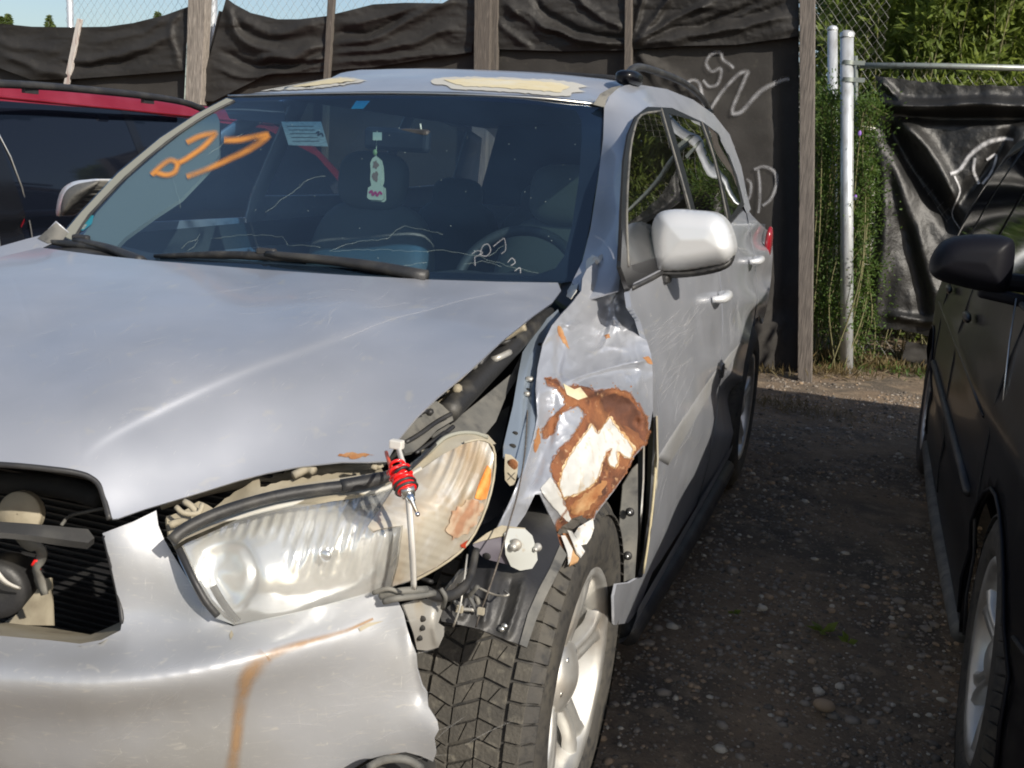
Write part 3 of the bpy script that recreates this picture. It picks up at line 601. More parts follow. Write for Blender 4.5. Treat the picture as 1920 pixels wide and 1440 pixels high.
# ------------------------------------------------------------ WHEELS
def wheel(parent, c, Rr, W, rimR, side=1, steer=0., blocks=True, mats=None, nsp=5, rot0=0.3, lugs=True):
    mt, mtr, mr_ = mats or (m_tyre, m_tread, m_alloy)
    Mx = Matrix.Rotation(steer, 3, 'Z'); A = np.array(Mx)
    def tf(v): v = np.asarray(v, float)*np.array([side, 1, 1]); return v@A.T+np.array(c)
    def mk(name, vf, mat, par, sm=True):
        v, f = vf; o = mesh(name, tf(v), f, mat, par, sm); return o
    h = W/2
    hub = mk('wheel', lathev([(h-.10, .001), (h-.10, rimR*.55), (h-.16, rimR*.6), (h-.17, .06)], 32), m_darkbay, parent)
    prof = [(-h+.03, rimR), (-h+.012, rimR+.006), (-h-.004, rimR+(Rr-rimR)*.45), (-h+.006, Rr-.035), (-h+.02, Rr-.012), (-h+.035, Rr-.008), (0, Rr-.007), (h-.035, Rr-.008), (h-.02, Rr-.012), (h-.006, Rr-.035), (h+.004, rimR+(Rr-rimR)*.5), (h+.002, rimR+(Rr-rimR)*.46), (h+.001, rimR+.03), (h-.004, rimR+.022), (h-.012, rimR+.006), (h-.03, rimR)]
    ty = mk('tyre', lathev(prof, 96), mt, hub)
    if blocks:
        parts = []
        def blk(poly, r0, r1):
            n = len(poly); cx = np.mean([p[0] for p in poly]); cy = np.mean([p[1] for p in poly]); v = []
            for k, (th, x) in enumerate(poly): v.append((x, r0*math.cos(th), r0*math.sin(th)))
            for k, (th, x) in enumerate(poly):
                th2 = cx+(th-cx)*.93; x2 = cy+(x-cy)*.95
                v.append((x2, r1*math.cos(th2), r1*math.sin(th2)))
            f = [tuple(range(n, 2*n))]+[(i, (i+1) % n, (i+1) % n+n, i+n) for i in range(n)]
            parts.append((np.array(v), f))
        N = 66; dt = 2*math.pi/N; g = .055*dt; r0 = Rr-.010
        r = random.Random(3)
        for i in range(N):
            t = i*dt
            for sg in (-1, 1):
                x0, x1, x2 = sg*(h-.048), sg*(h-.020), sg*(h-.004)
                o_ = dt*.5 if sg > 0 else 0
                blk([(t+g+o_, x0), (t+dt-g+o_, x0), (t+dt-g+o_, x1), (t+g+o_, x1)], r0, Rr)
                blk([(t+g*1.4+o_, x1), (t+dt-g*1.4+o_, x1), (t+dt-g*2+o_, x2), (t+g*2+o_, x2)], Rr-.035, Rr-.006) if False else None
            xw = (2*h-.108)/3
            for k in range(3):
                xa = -h+.054+k*xw+.0012; xb = xa+xw-.0024; sk = dt*(.45, -.62, .3)[k]; ph = dt*(.33*k)+r.uniform(-.04, .04)*dt
                a_, b_, c_, d_ = (t+g+ph, xa), (t+dt-g+ph, xa), (t+dt-g+ph+sk, xb), (t+g+ph+sk, xb)
                if (i+k) % 2: blk([a_, b_, c_, d_], r0, Rr)
                else:
                    q1 = r.uniform(.25, .45); m1 = ((a_[0]*q1+d_[0]*(1-q1)), (a_[1]*q1+d_[1]*(1-q1))); m2 = ((b_[0]*(1-q1)+c_[0]*q1), (b_[1]*(1-q1)+c_[1]*q1)); e = .0010
                    blk([a_, b_, (m2[0], m2[1]-e), (m1[0], m1[1]-e)], r0, Rr); blk([(m1[0], m1[1]+e), (m2[0], m2[1]+e), c_, d_], r0, Rr-.0006)
        o = mk('tread_blocks', join(parts), mtr, hub, False); o['kind'] = 'stuff'
        parts.clear()
        for i in range(N):
            t = i*dt+dt*.5; x1, x2 = (h-.021), (h+.001)
            for sg in (1, -1): blk([(t+g, sg*x1), (t+dt-g, sg*x1), (t+dt-g, sg*x2), (t+g, sg*x2)], Rr-.03, Rr-.006+(-.012 if False else 0))
        v, f = join(parts)
        # lean the shoulder lugs down the sidewall
        rr = np.hypot(v[:, 1], v[:, 2]); outer = np.abs(v[:, 0]) > h-.012; k = np.where(outer, (rr-.020*(rr > Rr-.02))/rr, 1); v[:, 1] *= k; v[:, 2] *= k
        o = mk('shoulder_lugs', (v, f), mt, hub, False); o['kind'] = 'stuff'
    rp = [(-h+.03, rimR), (-h+.04, rimR-.02), (h-.07, rimR-.03), (h-.03, rimR-.014), (h-.012, rimR-.010), (h-.006, rimR+.004), (h-.012, rimR+.012), (h-.03, rimR+.004)]
    rim = mk('rim', lathev(rp, 72), mr_, hub)
    for s_ in range(nsp):
        a = rot0+2*math.pi*s_/nsp; ca, sa = math.cos(a), math.sin(a); rows = []
        for r_, wd, x, th in [(.03, .020, h-.045, .03), (.07, .024, h-.040, .035), (.12, .022, h-.028, .035), (rimR*.75, .026, h-.020, .03), (rimR-.03, .036, h-.018, .03), (rimR-.012, .046, h-.016, .03)]:
            row = []
            for y, dx in [(-1, -th), (-1, -.008), (-.72, 0), (-.25, -.004), (0, -.012), (.25, -.004), (.72, 0), (1, -.008), (1, -th)]:
                row.append((x+dx, r_*ca-y*wd*sa, r_*sa+y*wd*ca))
            rows.append(row)
        cols = [smooth3([rw[k] for rw in rows], 3) for k in range(9)]; m = len(cols[0]); v = [p for cc in cols for p in cc]; f = [(i*m+j, i*m+j+1, (i+1)*m+j+1, (i+1)*m+j) for i in range(8) for j in range(m-1)]
        mk('spoke', (np.array(v), f), mr_, hub)
    mk('hub_cap', lathev([(h-.05, .075), (h-.035, .07), (h-.02, .035), (h-.016, .02), (h-.015, .001)], 32), mr_, hub)
    if lugs:
        for k in range(5):
            a = rot0+math.pi/5+2*math.pi*k/5; v, f = lathev([(h-.04, .008), (h-.030, .008), (h-.028, .001)], 6); v = v+np.array([0, .055*math.cos(a), .055*math.sin(a)]); mk('lug_nut', (v, f), m_chromed, hub)
    return hub
# ------------------------------------------------------------ GENERIC BACKGROUND CARS
def sidepanel(name, outline, xf, mat, parent, sp=.05, holes=(), sgn=-1, thick=.0, off=0.):
    q, f = fill(outline, sp, holes); v = np.array([(xf(y, z)+sgn*off, y, z) for y, z in q])
    f = orient(v, f, np.array([v[:, 0].mean()+sgn*50, v[:, 1].mean(), v[:, 2].mean()]))
    o = mesh(name, v, f, mat, parent)
    if thick: m = o.modifiers.new('s', 'SOLIDIFY'); m.thickness = thick; m.offset = -1
    return o
def arc(cy, cz, r, a0, a1, n=14): return [(cy+r*math.cos(R(a0+(a1-a0)*k/n)), cz+r*math.sin(R(a0+(a1-a0)*k/n))) for k in range(n+1)]
# black car at the right: same heading as the silver one
DX = 1.70
dark = thing('parked_car', (2.6, 2, 0), 'black car at the right edge, parked close beside the silver one', 'car'); setoff(dark)
def dxf(y, z):
    x = DX+.03*((z-.62)/.45)**2 if z < 1.02 else DX+.0237+(z-1.02)*.20+.23*max(0, z-1.02)**2*1.2
    if z > .95 and z < 1.08: x -= .0
    x += .10*max(0, (y-3.6)/.7)**2+.09*max(0, (.5-y)/.9)**2
    # pressed sill crease and belt hollow
    x += .012*math.exp(-((z-.48)/.05)**2)-.010*math.exp(-((z-.86)/.04)**2)
    return x
FWc, RWc = .52, 3.50
prof = [(-.42, .28), (-.47, .6), (-.42, .80), (-.2, .96), (.2, 1.04), (.62, 1.10), (.95, 1.32), (1.3, 1.54), (1.7, 1.65), (2.6, 1.69), (3.75, 1.62), (4.12, 1.2), (4.2, .8), (4.18, .3)]
low = [(4.0, .28)]+arc(RWc, .34, .40, -10, 190)+[(RWc-.42, .24), (FWc+.42, .24)]+arc(FWc, .34, .40, -10, 190)
win = [[(.80, 1.12), (1.02, 1.30), (1.36, 1.50), (1.75, 1.58), (2.05, 1.59), (2.05, 1.12)], [(2.13, 1.12), (2.11, 1.60), (3.0, 1.61), (3.02, 1.14)], [(3.10, 1.14), (3.08, 1.60), (3.5, 1.56), (3.85, 1.3), (3.92, 1.16)]]
sidepanel('body', prof+low, dxf, m_darkpaint, dark, .035, thick=.012)
for wq in win: sidepanel('window', wq, dxf, m_tint, dark, .035, off=.004)
for wq in win: tube('window_trim', [(dxf(y, z)-.003, y, z) for y, z in wq+[wq[0]]], .009, m_black, dark, 6, 1)
for y0 in (.78, 2.09, 3.06):
    tube('door_gap', [(dxf(y0, z)-.0005, y0+(.06*math.sin((z-.3)*3)), z) for z in np.linspace(.3, 1.1, 9)], .004, m_darkbay, dark, 6, 1)
def across(name, pts, mat, w0=None, crown=.03, n=9, side=dxf, X1=3.5, parent=dark, toward=(2.6, -2, 9)):
    rows = []
    for y, z in pts:
        xa = side(y, z); xb = X1-(xa-DX) if side is dxf else X1
        rows.append([(xa+(xb-xa)*k/(n-1), y-(.10*math.sin(math.pi*k/(n-1)) if z < 1.0 else .05*math.sin(math.pi*k/(n-1))), z+crown*math.sin(math.pi*k/(n-1))**.6) for k in range(n)])
    v = [p for r_ in rows for p in r_]; f = [(i*n+j, i*n+j+1, (i+1)*n+j+1, (i+1)*n+j) for i in range(len(rows)-1) for j in range(n-1)]
    v = np.array(v); return mesh(name, v, orient(v, f, np.array(toward)), mat, parent)
across('front_bumper', [(-.42, .28), (-.47, .6), (-.42, .80)], m_darkpaint, toward=(2.6, -9, .5)); across('hood', [(-.42, .80), (-.2, .96), (.2, 1.04), (.62, 1.10)], m_darkpaint)
across('windshield', [(.62, 1.10), (.95, 1.32), (1.3, 1.54)], m_tint); across('roof', [(1.3, 1.54), (1.7, 1.65), (2.6, 1.69), (3.75, 1.62)], m_darkpaint)
across('rear_window', [(3.75, 1.62), (4.12, 1.2)], m_tint, toward=(2.6, 9, 2)); across('tailgate', [(4.12, 1.2), (4.2, .8), (4.18, .3)], m_darkpaint, toward=(2.6, 9, 1))
mesh('underbody', *(lambda b: (b[0], b[1]))(boxv((2.6, 1.9, .5), (1.45, 4.2, .4))), m_darkbay, dark, False)
for yy in (FWc, RWc):
    q, f = fill(arc(yy, .34, .42, 0, 360, 24)[:-1], .1); v = np.array([(DX+.24, y, z) for y, z in q]); mesh('wheel_well', v, f, m_darkbay, dark)
    tube('wheel_arch', [(dxf(y, z)-.004, y, z) for y, z in arc(yy, .34, .40, -5, 185)], .005, m_darkplas, dark, 8, 1)
m_dtread = M('black_tread', (.028, .027, .026), rough=.8, bump=[(100, .2)])
wheel(dark, (DX+.135, FWc, .355), .355, .235, .225, -1, R(-1.5), True, (m_tyre, m_dtread, m_alloy), 6)
wheel(dark, (DX+.135, RWc, .355), .355, .235, .225, -1, 0, False, (m_tyre, m_dtread, m_alloy), 6)
tube('sill', [(DX+.03, FWc+.42, .24), (DX+.02, 2, .23), (DX+.03, RWc-.42, .24)], .03, m_greyplas, dark, 10, 3)
tube('side_molding', [(dxf(y, .62)-.004, y, .60+.01*y) for y in np.linspace(1.0, 3.05, 8)], .014, m_black, dark, 8, 1)
tube('door_crease', [(dxf(y, .8)-.001, y, .80+.02*y) for y in np.linspace(1.0, 3.4, 8)], .006, m_darkpaint, dark, 8, 1)
for y0 in (1.85, 2.85):
    v, f = ellips((dxf(y0, .98)-.022, y0, .98), (.014, .10, .018), 16, 8); mesh('door_handle', v, f, m_darkpaint, dark)
# mirror
mc = P(1818, 502, 'Y', .98)
v, f = boxv(P(1905, 530, 'Y', 1.06), (.10, .07, .045)); o = mesh('mirror_arm', v, f, m_darkplas, dark, False); bm_ = o.modifiers.new('b', 'BEVEL'); bm_.width = .015; bm_.segments = 3
tube('aerial', [P(1905, 560, 'Y', .95), P(1893, 640, 'Y', .85), P(1880, 760, 'Y', .75)], .002, m_chromed, dark, 6, 1)
# front corner lamp and bumper moulding
v, f = ellips((dxf(-.2, .78)+.03, -.24, .78), (.07, .13, .07), 20, 12); mesh('headlight', v, f, m_chromed, dark)
tube('bumper_seam', [(dxf(y, z)-.001, y, z) for y, z in [(.12, .58), (-.05, .60), (-.3, .62), (-.44, .62)]], .006, m_darkbay, dark, 6, 3)
setoff(None)
# red van on the left, tail towards the camera
RX = -1.95
red = thing('parked_van', (-2.85, 3.2, 0), 'red van with tinted side windows and a black roof rail, left behind the silver car', 'van'); setoff(red)
rA = P(65, 440, 'X', RX); rB = P(0, 225, 'X', RX-.1)
def rxf(y, z): return RX-.35*max(0, z-1.0)**1.5*1.0-.04*((z-.6)/.4)**2*(z < 1.0)-.03*max(0, 2.0-y)**2
zt = P(180, 176, 'X', RX-.14)[2]
prof = [(5.35, .3), (5.4, .9), (4.6, 1.05), (4.0, 1.42), (3.4, zt-.01), (2.6, zt+.015), (1.6, zt), (1.05, zt-.04), (.86, 1.1), (.80, .8), (.85, .3)]
low = arc(1.7, .34, .39, 190, -10)+arc(4.5, .34, .39, 190, -10)
wz0, wz1 = .62, P(180, 205, 'X', RX-.13)[2]-.005
win = [[(1.62, wz0), (1.44, wz1), (2.29, wz1+.012), (2.46, wz0)], [(2.475, wz0), (2.305, wz1+.012), (3.5, wz1-.01), (4.02, 1.34), (4.42, 1.06), (4.1, wz0)], [(1.05, wz0), (1.05, wz1-.03), (1.32, wz1-.01), (1.48, wz0)]]
sidepanel('body', prof+low, rxf, m_red, red, .04, sgn=1, thick=.012)
for wq in win: sidepanel('window', wq, rxf, m_tint, red, .04, sgn=1, off=.004)
sidepanel('pillar_cover', [(1.47, wz0-.01), (1.315, wz1), (1.445, wz1+.003), (1.625, wz0-.01)], rxf, m_blkglass, red, .04, sgn=1, off=.007)
tube('pillar_trim', [(rxf(y, z)+.006, y, z) for y, z in [(1.62, wz0), (1.545, 1.15), (1.455, wz1-.02)]], .003, m_chromed, red, 6, 3)
tube('pillar_trim', [(rxf(y, z)+.006, y, z) for y, z in [(1.44, wz0), (1.38, 1.15), (1.30, wz1-.05)]], .003, m_chromed, red, 6, 3)
sidepanel('window_seam', [(2.44, wz0), (2.272, wz1+.011), (2.33, wz1+.011), (2.50, wz0)], rxf, m_blkglass, red, .04, sgn=1, off=.0055)
tube('rain_gutter', [(rxf(y, wz1+.02)+.006, y, wz1+.018) for y in np.linspace(.95, 3.6, 8)], .007, m_red, red, 8, 1)
rows = []
for y, z in [(.86, 1.1), (.95, zt-.1), (1.2, zt-.02), (1.6, zt), (2.6, zt+.015), (3.4, zt-.01), (4.0, 1.42), (4.6, 1.05), (5.4, .9)]:
    xa = rxf(y, z); rows.append([(xa+(-3.75-xa)*k/10, y, z-.004+.03*math.sin(math.pi*k/10)) for k in range(11)])
loft('roof', rows, m_red, red, 1, 2, toward=(-2.8, 2, 9))
pts = [P(px, py, 'Y', y) for px, py, y in [(-160, 150, .95), (-60, 155, 1.2), (60, 160, 1.55), (170, 169, 1.9), (280, 181, 2.3), (345, 192, 2.6), (380, 205, 2.8)]]
tube('roof_rail', pts, .016, m_black, red, 10, 3)
for k in (2, 4): v, f = boxv(pts[k]-np.array([.01, 0, .02]), (.02, .07, .025)); mesh('rail_foot', v, f, m_black, red, False)
for yy in (1.7, 4.5): wheel(red, (RX-.14, yy, .35), .35, .22, .2, 1, 0, False)
mesh('underbody', *boxv((-2.85, 3.1, .5), (1.4, 4.2, .4)), m_darkbay, red, False)
setoff(None)
# ------------------------------------------------------------ SILVER SUV (front towards the camera)
suv = thing('damaged_suv', (0, 1.4, 0), 'silver SUV with crushed rusty front fender and hanging headlight, 27 sprayed on its windshield', 'car'); setoff(suv)
def sfx(y, z):
    x = .955-.055*max(0, (z-.65)/.43)**2-.03*max(0, (.65-z)/.35)**2
    if z > 1.2: x = .865-(z-1.2)*.52
    return x-.08*max(0, (y-2.7)/1.1)**2
sideS = Surf([(sfx(y, z), y, z) for y in (.3, .8, 1.4, 2., 2.7, 3.3, 3.8) for z in (.2, .42, .65, .85, 1.05, 1.2)])
sideS.disp = lambda xy: .0015*nz(xy, 60, 200, 31)+ridge(xy, [(1180, 700), (1240, 650), (1300, 590)], -.006, 26)
def scuffs(cx, cy, n, ln, spread, ang, surf, par, seed=0, off=.0012):
    """a patch of many hair-thin scratches"""
    r = np.random.default_rng(seed); parts = []
    for i in range(n):
        a = math.radians(ang)+r.normal()*.22; l = ln*r.uniform(.3, 1.2); x = cx+r.normal()*spread[0]; y = cy+r.normal()*spread[1]; c = r.normal()*.15
        p = np.array([(x+l*t*math.cos(a+c*t), y+l*t*math.sin(a+c*t)) for t in np.linspace(-.5, .5, 7)]); tn = np.gradient(p, axis=0); tn /= np.hypot(tn[:, 0], tn[:, 1])[:, None]
        nn = np.c_[-tn[:, 1], tn[:, 0]]*r.uniform(.3, .75)*np.array([.3, .8, 1, 1, 1, .8, .3])[:, None]
        v = surf(np.vstack([p-nn, p+nn]), off); parts.append((v, orient(v, [(k, k+1, k+8, k+7) for k in range(6)], CAM)))
    v, f = join(parts); o = mesh('fine_scratches', v, f, m_hair, par); o['kind'] = 'stuff'; return o
m_hair = M('scratch_grey', (.6, .6, .6), rough=.5); m_hair.node_tree.nodes['Principled BSDF'].inputs['Alpha'].default_value = .16
# --- hood
hc = []
for x, y, z in [(.74, .31, 1.115), (.43, .25, 1.113), (0, .22, 1.10), (.75, .05, 1.09), (.4, 0, 1.102), (0, 0, 1.098), (.765, -.17, 1.065), (.4, -.2, 1.082), (0, -.2, 1.08), (.75, -.4, 1.0), (.4, -.45, 1.03), (0, -.45, 1.035),
                (.72, -.525, .93), (.59, -.57, .905), (.52, -.62, .89), (.42, -.76, .86), (.32, -.775, .92), (0, -.80, .935), (.3, -.67, .98), (0, -.67, .99), (.52, -.50, .985)]:
    hc.append((x, y, z))
    if x: hc.append((-x, y, z))
hoodS = Surf(hc, 1e-4)
crease = smooth([(1045, 528), (900, 553), (800, 577), (640, 632), (433, 708), (225, 808), (150, 860)], 4)
hoodS.disp = lambda xy: step(xy, crease, .010, 4)*np.clip((xy[:, 0]-150)/150, 0, 1)+.0015*nz(xy, 140, 90, 41)+ridge(xy, [(880, 590), (930, 600), (980, 590)], -.004, 16)+ridge(xy, [(20, 510), (40, 560), (60, 620)], -.003, 6)
hood_out = [(75, 464), (180, 478), (300, 490), (500, 506), (650, 516), (800, 524), (930, 528), (1046, 530), (1052, 545), (1035, 568), (1000, 592), (940, 640), (880, 695), (820, 745), (780, 783), (748, 822), (724, 864), (690, 866), (640, 866), (560, 875), (500, 887), (450, 900), (390, 919), (330, 937), (270, 955), (222, 972), (212, 973), (205, 962), (196, 935), (186, 908), (170, 893), (145, 884), (100, 877), (0, 867), (-160, 860), (-500, 880), (-700, 800), (-500, 660), (-200, 545), (0, 482)]
hood = panel('hood', hood_out, hoodS, m_silver, suv, sp=5.5, thick=.003)
hood['label'] = 'faded scratched silver hood, lifted at its right front corner'
panel('bare_patch', jag([(632, 853), (655, 848), (680, 850), (702, 853), (680, 856), (662, 860)], 1.5, 2, 5), hoodS, m_rust_lt, hood, sp=4, off=.0015, thick=0)
for k, a in enumerate([(570, 590, 14, 50, (30, 14), -30), (620, 600, 6, 30, (12, 12), -50), (370, 690, 16, 26, (40, 18), -25), (340, 745, 14, 22, (26, 8), -18), (260, 775, 10, 20, (20, 8), -25), (120, 660, 12, 16, (60, 30), 80), (220, 640, 16, 40, (90, 40), -12), (480, 560, 10, 90, (120, 20), -8), (800, 560, 8, 40, (60, 14), -15), (700, 640, 10, 22, (80, 40), -35), (560, 780, 8, 12, (120, 40), -40)]): scuffs(*a, hoodS, hood, seed=k)
ribbon('scratch', [(640, 636), (730, 600), (800, 582), (870, 562), (930, 550)], 2.6, hoodS, m_scuff, hood, off=.0012)
# --- left fender sliver and pillar foot
lf = Surf([(105, 415, 'X', -.80), (128, 434, 'X', -.77), (60, 447, 'X', -.86), (75, 466, 'X', -.80), (0, 462, 'X', -.92), (0, 484, 'X', -.84), (-300, 640, 'X', -.84), (-300, 580, 'X', -.92), (-500, 760, 'X', -.84), (-500, 680, 'X', -.92)])
panel('fender', [(-500, 690), (-300, 590), (0, 462), (50, 448), (80, 440), (105, 414), (130, 436), (100, 455), (75, 467), (0, 486), (-300, 630), (-500, 750)], lf, m_silver, suv, sp=10)
panel('pillar_foot_trim', [(70, 447), (105, 417), (128, 436), (118, 450), (90, 456)], lf, m_greyplas, suv, sp=6, off=.004, thick=0)
# --- windshield
wsS = Surf([(425, 182, 'Y', 1.126), (560, 178, 'Y', 1.05), (780, 177, 'Y', 1.02), (1000, 184, 'Y', 1.08), (1132, 197, 'Y', 1.19), (1105, 430, 'Y', .66), (1072, 527, 'Y', .46), (800, 522, 'Y', .27), (550, 508, 'Y', .23), (300, 490, 'Y', .30), (112, 440, 'Y', .469), (250, 300, 'Y', .80), (640, 340, 'Y', .62), (880, 350, 'Y', .62)])
ws_out = [(425, 182), (480, 179), (560, 177.5), (700, 175), (850, 177), (1000, 184), (1133, 198), (1131, 260), (1121, 340), (1107, 430), (1092, 490), (1074, 528), (1050, 531), (800, 524), (600, 513), (450, 503), (300, 490), (180, 473), (112, 442), (150, 397), (220, 322), (300, 257), (370, 211)]
m_ws = glassmat('windshield_glass', (.57, .71, .79), dirt=.016, veil_col=(.2, .4, .7), topband=(1.42, 1.55, (.12, .34, .6)), rough=.01, ior=1.8)  # its blue dirt layer paints sky haze over the pane
ws = panel('windshield', ws_out, wsS, m_ws, suv, sp=16, thick=0)
frit = [(1133, 199), (1130, 262), (1120, 342), (1106, 432), (1090, 492), (1073, 527), (1030, 527), (800, 521), (600, 510), (450, 500), (300, 487), (300, 482), (450, 492), (600, 500), (800, 510), (1000, 517), (1040, 505), (1058, 480), (1073, 420), (1085, 340), (1091, 260), (1090, 225), (1080, 207), (1000, 195), (850, 186), (700, 184), (560, 186), (440, 190), (425, 184), (560, 178), (700, 176), (850, 178), (1000, 185)]
panel('frit_band', frit, wsS, m_blkglass, ws, sp=10, off=-.002, thick=0)
panel('side_trim', [(425, 184), (370, 213), (300, 259), (222, 324), (152, 398), (116, 441), (134, 449), (165, 402), (234, 330), (312, 264), (382, 217), (440, 188)], wsS, m_beige, ws, sp=10, off=.003, thick=.004)
tube('trim_gap', list(wsS(np.array([(440, 189), (384, 218), (314, 266), (236, 332), (168, 404), (138, 450)]), .004)), .004, m_black, ws, 6, 4)
for p, w_ in [([(284, 328), (300, 312), (318, 300), (332, 306), (328, 322), (312, 328), (290, 322)], 11), ([(332, 306), (350, 297), (380, 276), (398, 258), (404, 250), (396, 250), (375, 255), (350, 267)], 11), ([(420, 262), (450, 262), (480, 256), (502, 254), (470, 278), (430, 298), (390, 316), (350, 331)], [13, 12, 14, 12, 11])]:
    ribbon('spray_paint', p, np.array(w_)*1.5, wsS, m_orange, ws, off=.0015)
for p in [[(497, 397), (515, 385), (535, 368), (548, 362), (580, 335), (610, 330)], [(340, 465), (352, 452), (368, 448), (375, 438)], [(395, 446), (470, 440), (530, 444), (540, 460)], [(617, 470), (640, 460), (680, 452), (727, 448), (745, 430), (760, 424), (800, 430), (830, 440)], [(617, 470), (700, 468), (760, 470), (840, 470), (900, 482), (960, 500), (1010, 512)], [(455, 250), (430, 260), (410, 276), (390, 290)], [(322, 330), (332, 360), (338, 390)], [(350, 470), (362, 462), (372, 450)], [(540, 460), (560, 458), (600, 464)], [(870, 494), (905, 489), (940, 500)], [(915, 480), (930, 470), (945, 460)], [(730, 512), (760, 498), (800, 492)]]:
    j = np.array(jag(p, 1.6, 5, 9, False)); v, f = tubev(wsS(j, .0012), .00022, 4, 1); mesh('crack', v, f, m_crack, ws)
parts = []
r = random.Random(4)
for k in range(38):
    px, py = r.uniform(450, 1080), r.uniform(215, 500); c = wsS(np.array([(px, py)]), .001)[0]; v, f = ellips(c, (.0011*r.uniform(.6, 1.6), .0005, .0009), 6, 4); parts.append((v, f))
v, f = join(parts); o = mesh('pale_specks', v, f, m_crack, ws); o['kind'] = 'stuff'  # tiny pale specks scattered over the glass
panel('teal_sticker', [(668, 189), (694, 189), (681, 204), (658, 204)], wsS, m_teal, ws, sp=8, off=-.001, thick=0)
panel('teal_sticker', [(135, 432), (140, 415), (160, 402), (176, 404), (172, 420), (156, 432)], wsS, m_teal, ws, sp=8, off=-.001, thick=0)
panel('sticker_label', [(140, 424), (164, 420), (158, 429), (138, 432)], wsS, m_paper, ws, sp=8, off=.001, thick=0)
for p in [[(900, 478), (905, 462), (915, 458), (920, 470), (912, 480), (900, 478)], [(925, 462), (940, 450), (946, 448), (948, 468), (940, 476)], [(885, 476), (895, 470), (905, 474), (890, 482)], [(890, 482), (891, 498)], [(952, 492), (960, 484), (966, 492), (958, 498)], [(965, 508), (975, 502), (976, 512)]]:
    ribbon('marker_scribble', p, 3, wsS, m_whitespray, ws, off=.001)
# interior
inn = suv
panel('sunlit_window_panel', [(392, 209), (406, 214), (412, 228), (411, 290), (392, 318), (340, 372), (290, 405), (235, 445), (212, 469), (150, 455), (180, 400), (240, 335), (310, 275)], wsS, m_beige, inn, sp=14, off=-.016, thick=.01)  # added pale panel in the shape of sunlit dust on the side window
def dashv():
    rows = []
    for y, z in [(.30, 1.00), (.45, 1.035), (.6, 1.05), (.72, 1.045), (.80, 1.0), (.84, .9), (.86, .6)]:
        rows.append([(x, y-.10*(1-(x/.75)**2)*0, z+(.045*math.exp(-((x-.38)/.17)**2) if .5 < y < .82 else 0)) for x in np.linspace(-.76, .76, 15)])
    return rows
loft('dashboard', dashv(), m_dash, inn, 2, 3, toward=(0, .5, 5))
def seat(x, name='seat'):
    v, f = ellips((x, 1.52, .82), (.25, .10, .40), 28, 18, Matrix.Rotation(R(-14), 3, 'X'), .6); b = mesh(name, v, f, m_seat, inn)
    v, f = ellips((x, 1.56, 1.285), (.135, .055, .105), 24, 14, Matrix.Rotation(R(-8), 3, 'X'), .65); mesh('headrest', v, f, m_seat, b)
    v, f = ellips((x, 1.28, .52), (.26, .28, .09), 24, 10, None, .6); mesh('cushion', v, f, m_seat, b)
    for s_ in (-.05, .05): tube('headrest_rod', [(x+s_, 1.57, 1.1), (x+s_, 1.56, 1.25)], .006, m_chromed, b, 8, 1)
seat(-.37); seat(.37)
for s_ in (-1, 0, 1):
    v, f = ellips((s_*.42, 2.45, .85), (.22, .09, .36), 20, 12, Matrix.Rotation(R(-12), 3, 'X'), .6); b = mesh('rear_seat', v, f, m_seatd, inn)
    v, f = ellips((s_*.42, 2.5, 1.22), (.12, .05, .08), 16, 10, None, .7); mesh('headrest', v, f, m_seatd, b)
c0 = np.array([.40, .98, 1.02]); A = np.array(Matrix.Rotation(R(62), 3, 'X'))
ring = [c0+A@np.array([.19*math.cos(a), .19*math.sin(a), 0]) for a in np.linspace(0, 2*math.pi, 49)]
sw = tube('steering_wheel', ring, .016, m_dash, inn, 12, 1, False)
v, f = ellips((0, 0, 0), (.07, .06, .025), 20, 10); v = v@A.T+c0; mesh('airbag_cover', v, f, m_dash, sw)
for a in (0, math.pi, -math.pi/2): tube('spoke', [c0+A@np.array([.05*math.cos(a), .05*math.sin(a), 0]), c0+A@np.array([.18*math.cos(a), .18*math.sin(a), 0])], .014, m_dash, sw, 8, 1)
c = P(745, 262, 'Y', .86)
rm = box('rearview_mirror', c, (.235, .03, .065), m_black, inn, Matrix.Rotation(R(-15), 3, 'Z'), .012)
tube('mirror_edge', [P(788, 232, 'Y', .84), P(790, 250, 'Y', .84), P(788, 268, 'Y', .84)], .0025, m_crack, rm, 6, 3)
panel('sun_visor', [(415, 190), (530, 190), (535, 225), (525, 232), (430, 222)], Surf([(415, 190, 'Y', 1.18), (530, 190, 'Y', 1.12), (535, 225, 'Y', 1.10), (430, 222, 'Y', 1.15), (480, 210, 'Y', 1.13)]), m_liner, inn, sp=20)
# cabin shell: liner, floor, firewall, passenger side with window openings
rows = [[(x, y, (1.60 if y > 1.15 else 1.55)-.05*(x/.6)**2) for x in np.linspace(-.62, .62, 7)] for y in (1.32, 1.5, 2.2, 3.0, 3.4)]
loft('headliner', rows, m_liner, suv, 1, 1, toward=(0, 2, 0))
mesh('floor', *boxv((0, 1.7, .33), (1.7, 3.6, .06)), m_darkbay, suv, False)
lside = lambda y, z: -(sfx(y, z)-(.10 if z < 1.0 else .05))
lin = lambda y, z: lside(y, z)+.03
sidepanel('passenger_side', [(.45, .3), (.45, 1.05), (.62, 1.10), (1.15, 1.46), (1.5, 1.60), (2.6, 1.62), (3.3, 1.5), (3.6, 1.2), (3.75, .9), (3.7, .3)], lside, m_silver, suv, .08, [[(.78, 1.12), (1.18, 1.40), (1.42, 1.54), (1.45, 1.12)], [(1.53, 1.2), (1.52, 1.57), (2.35, 1.58), (2.38, 1.2)], [(2.46, 1.22), (2.44, 1.58), (3.1, 1.52), (3.25, 1.25)]], sgn=-1, thick=.01)
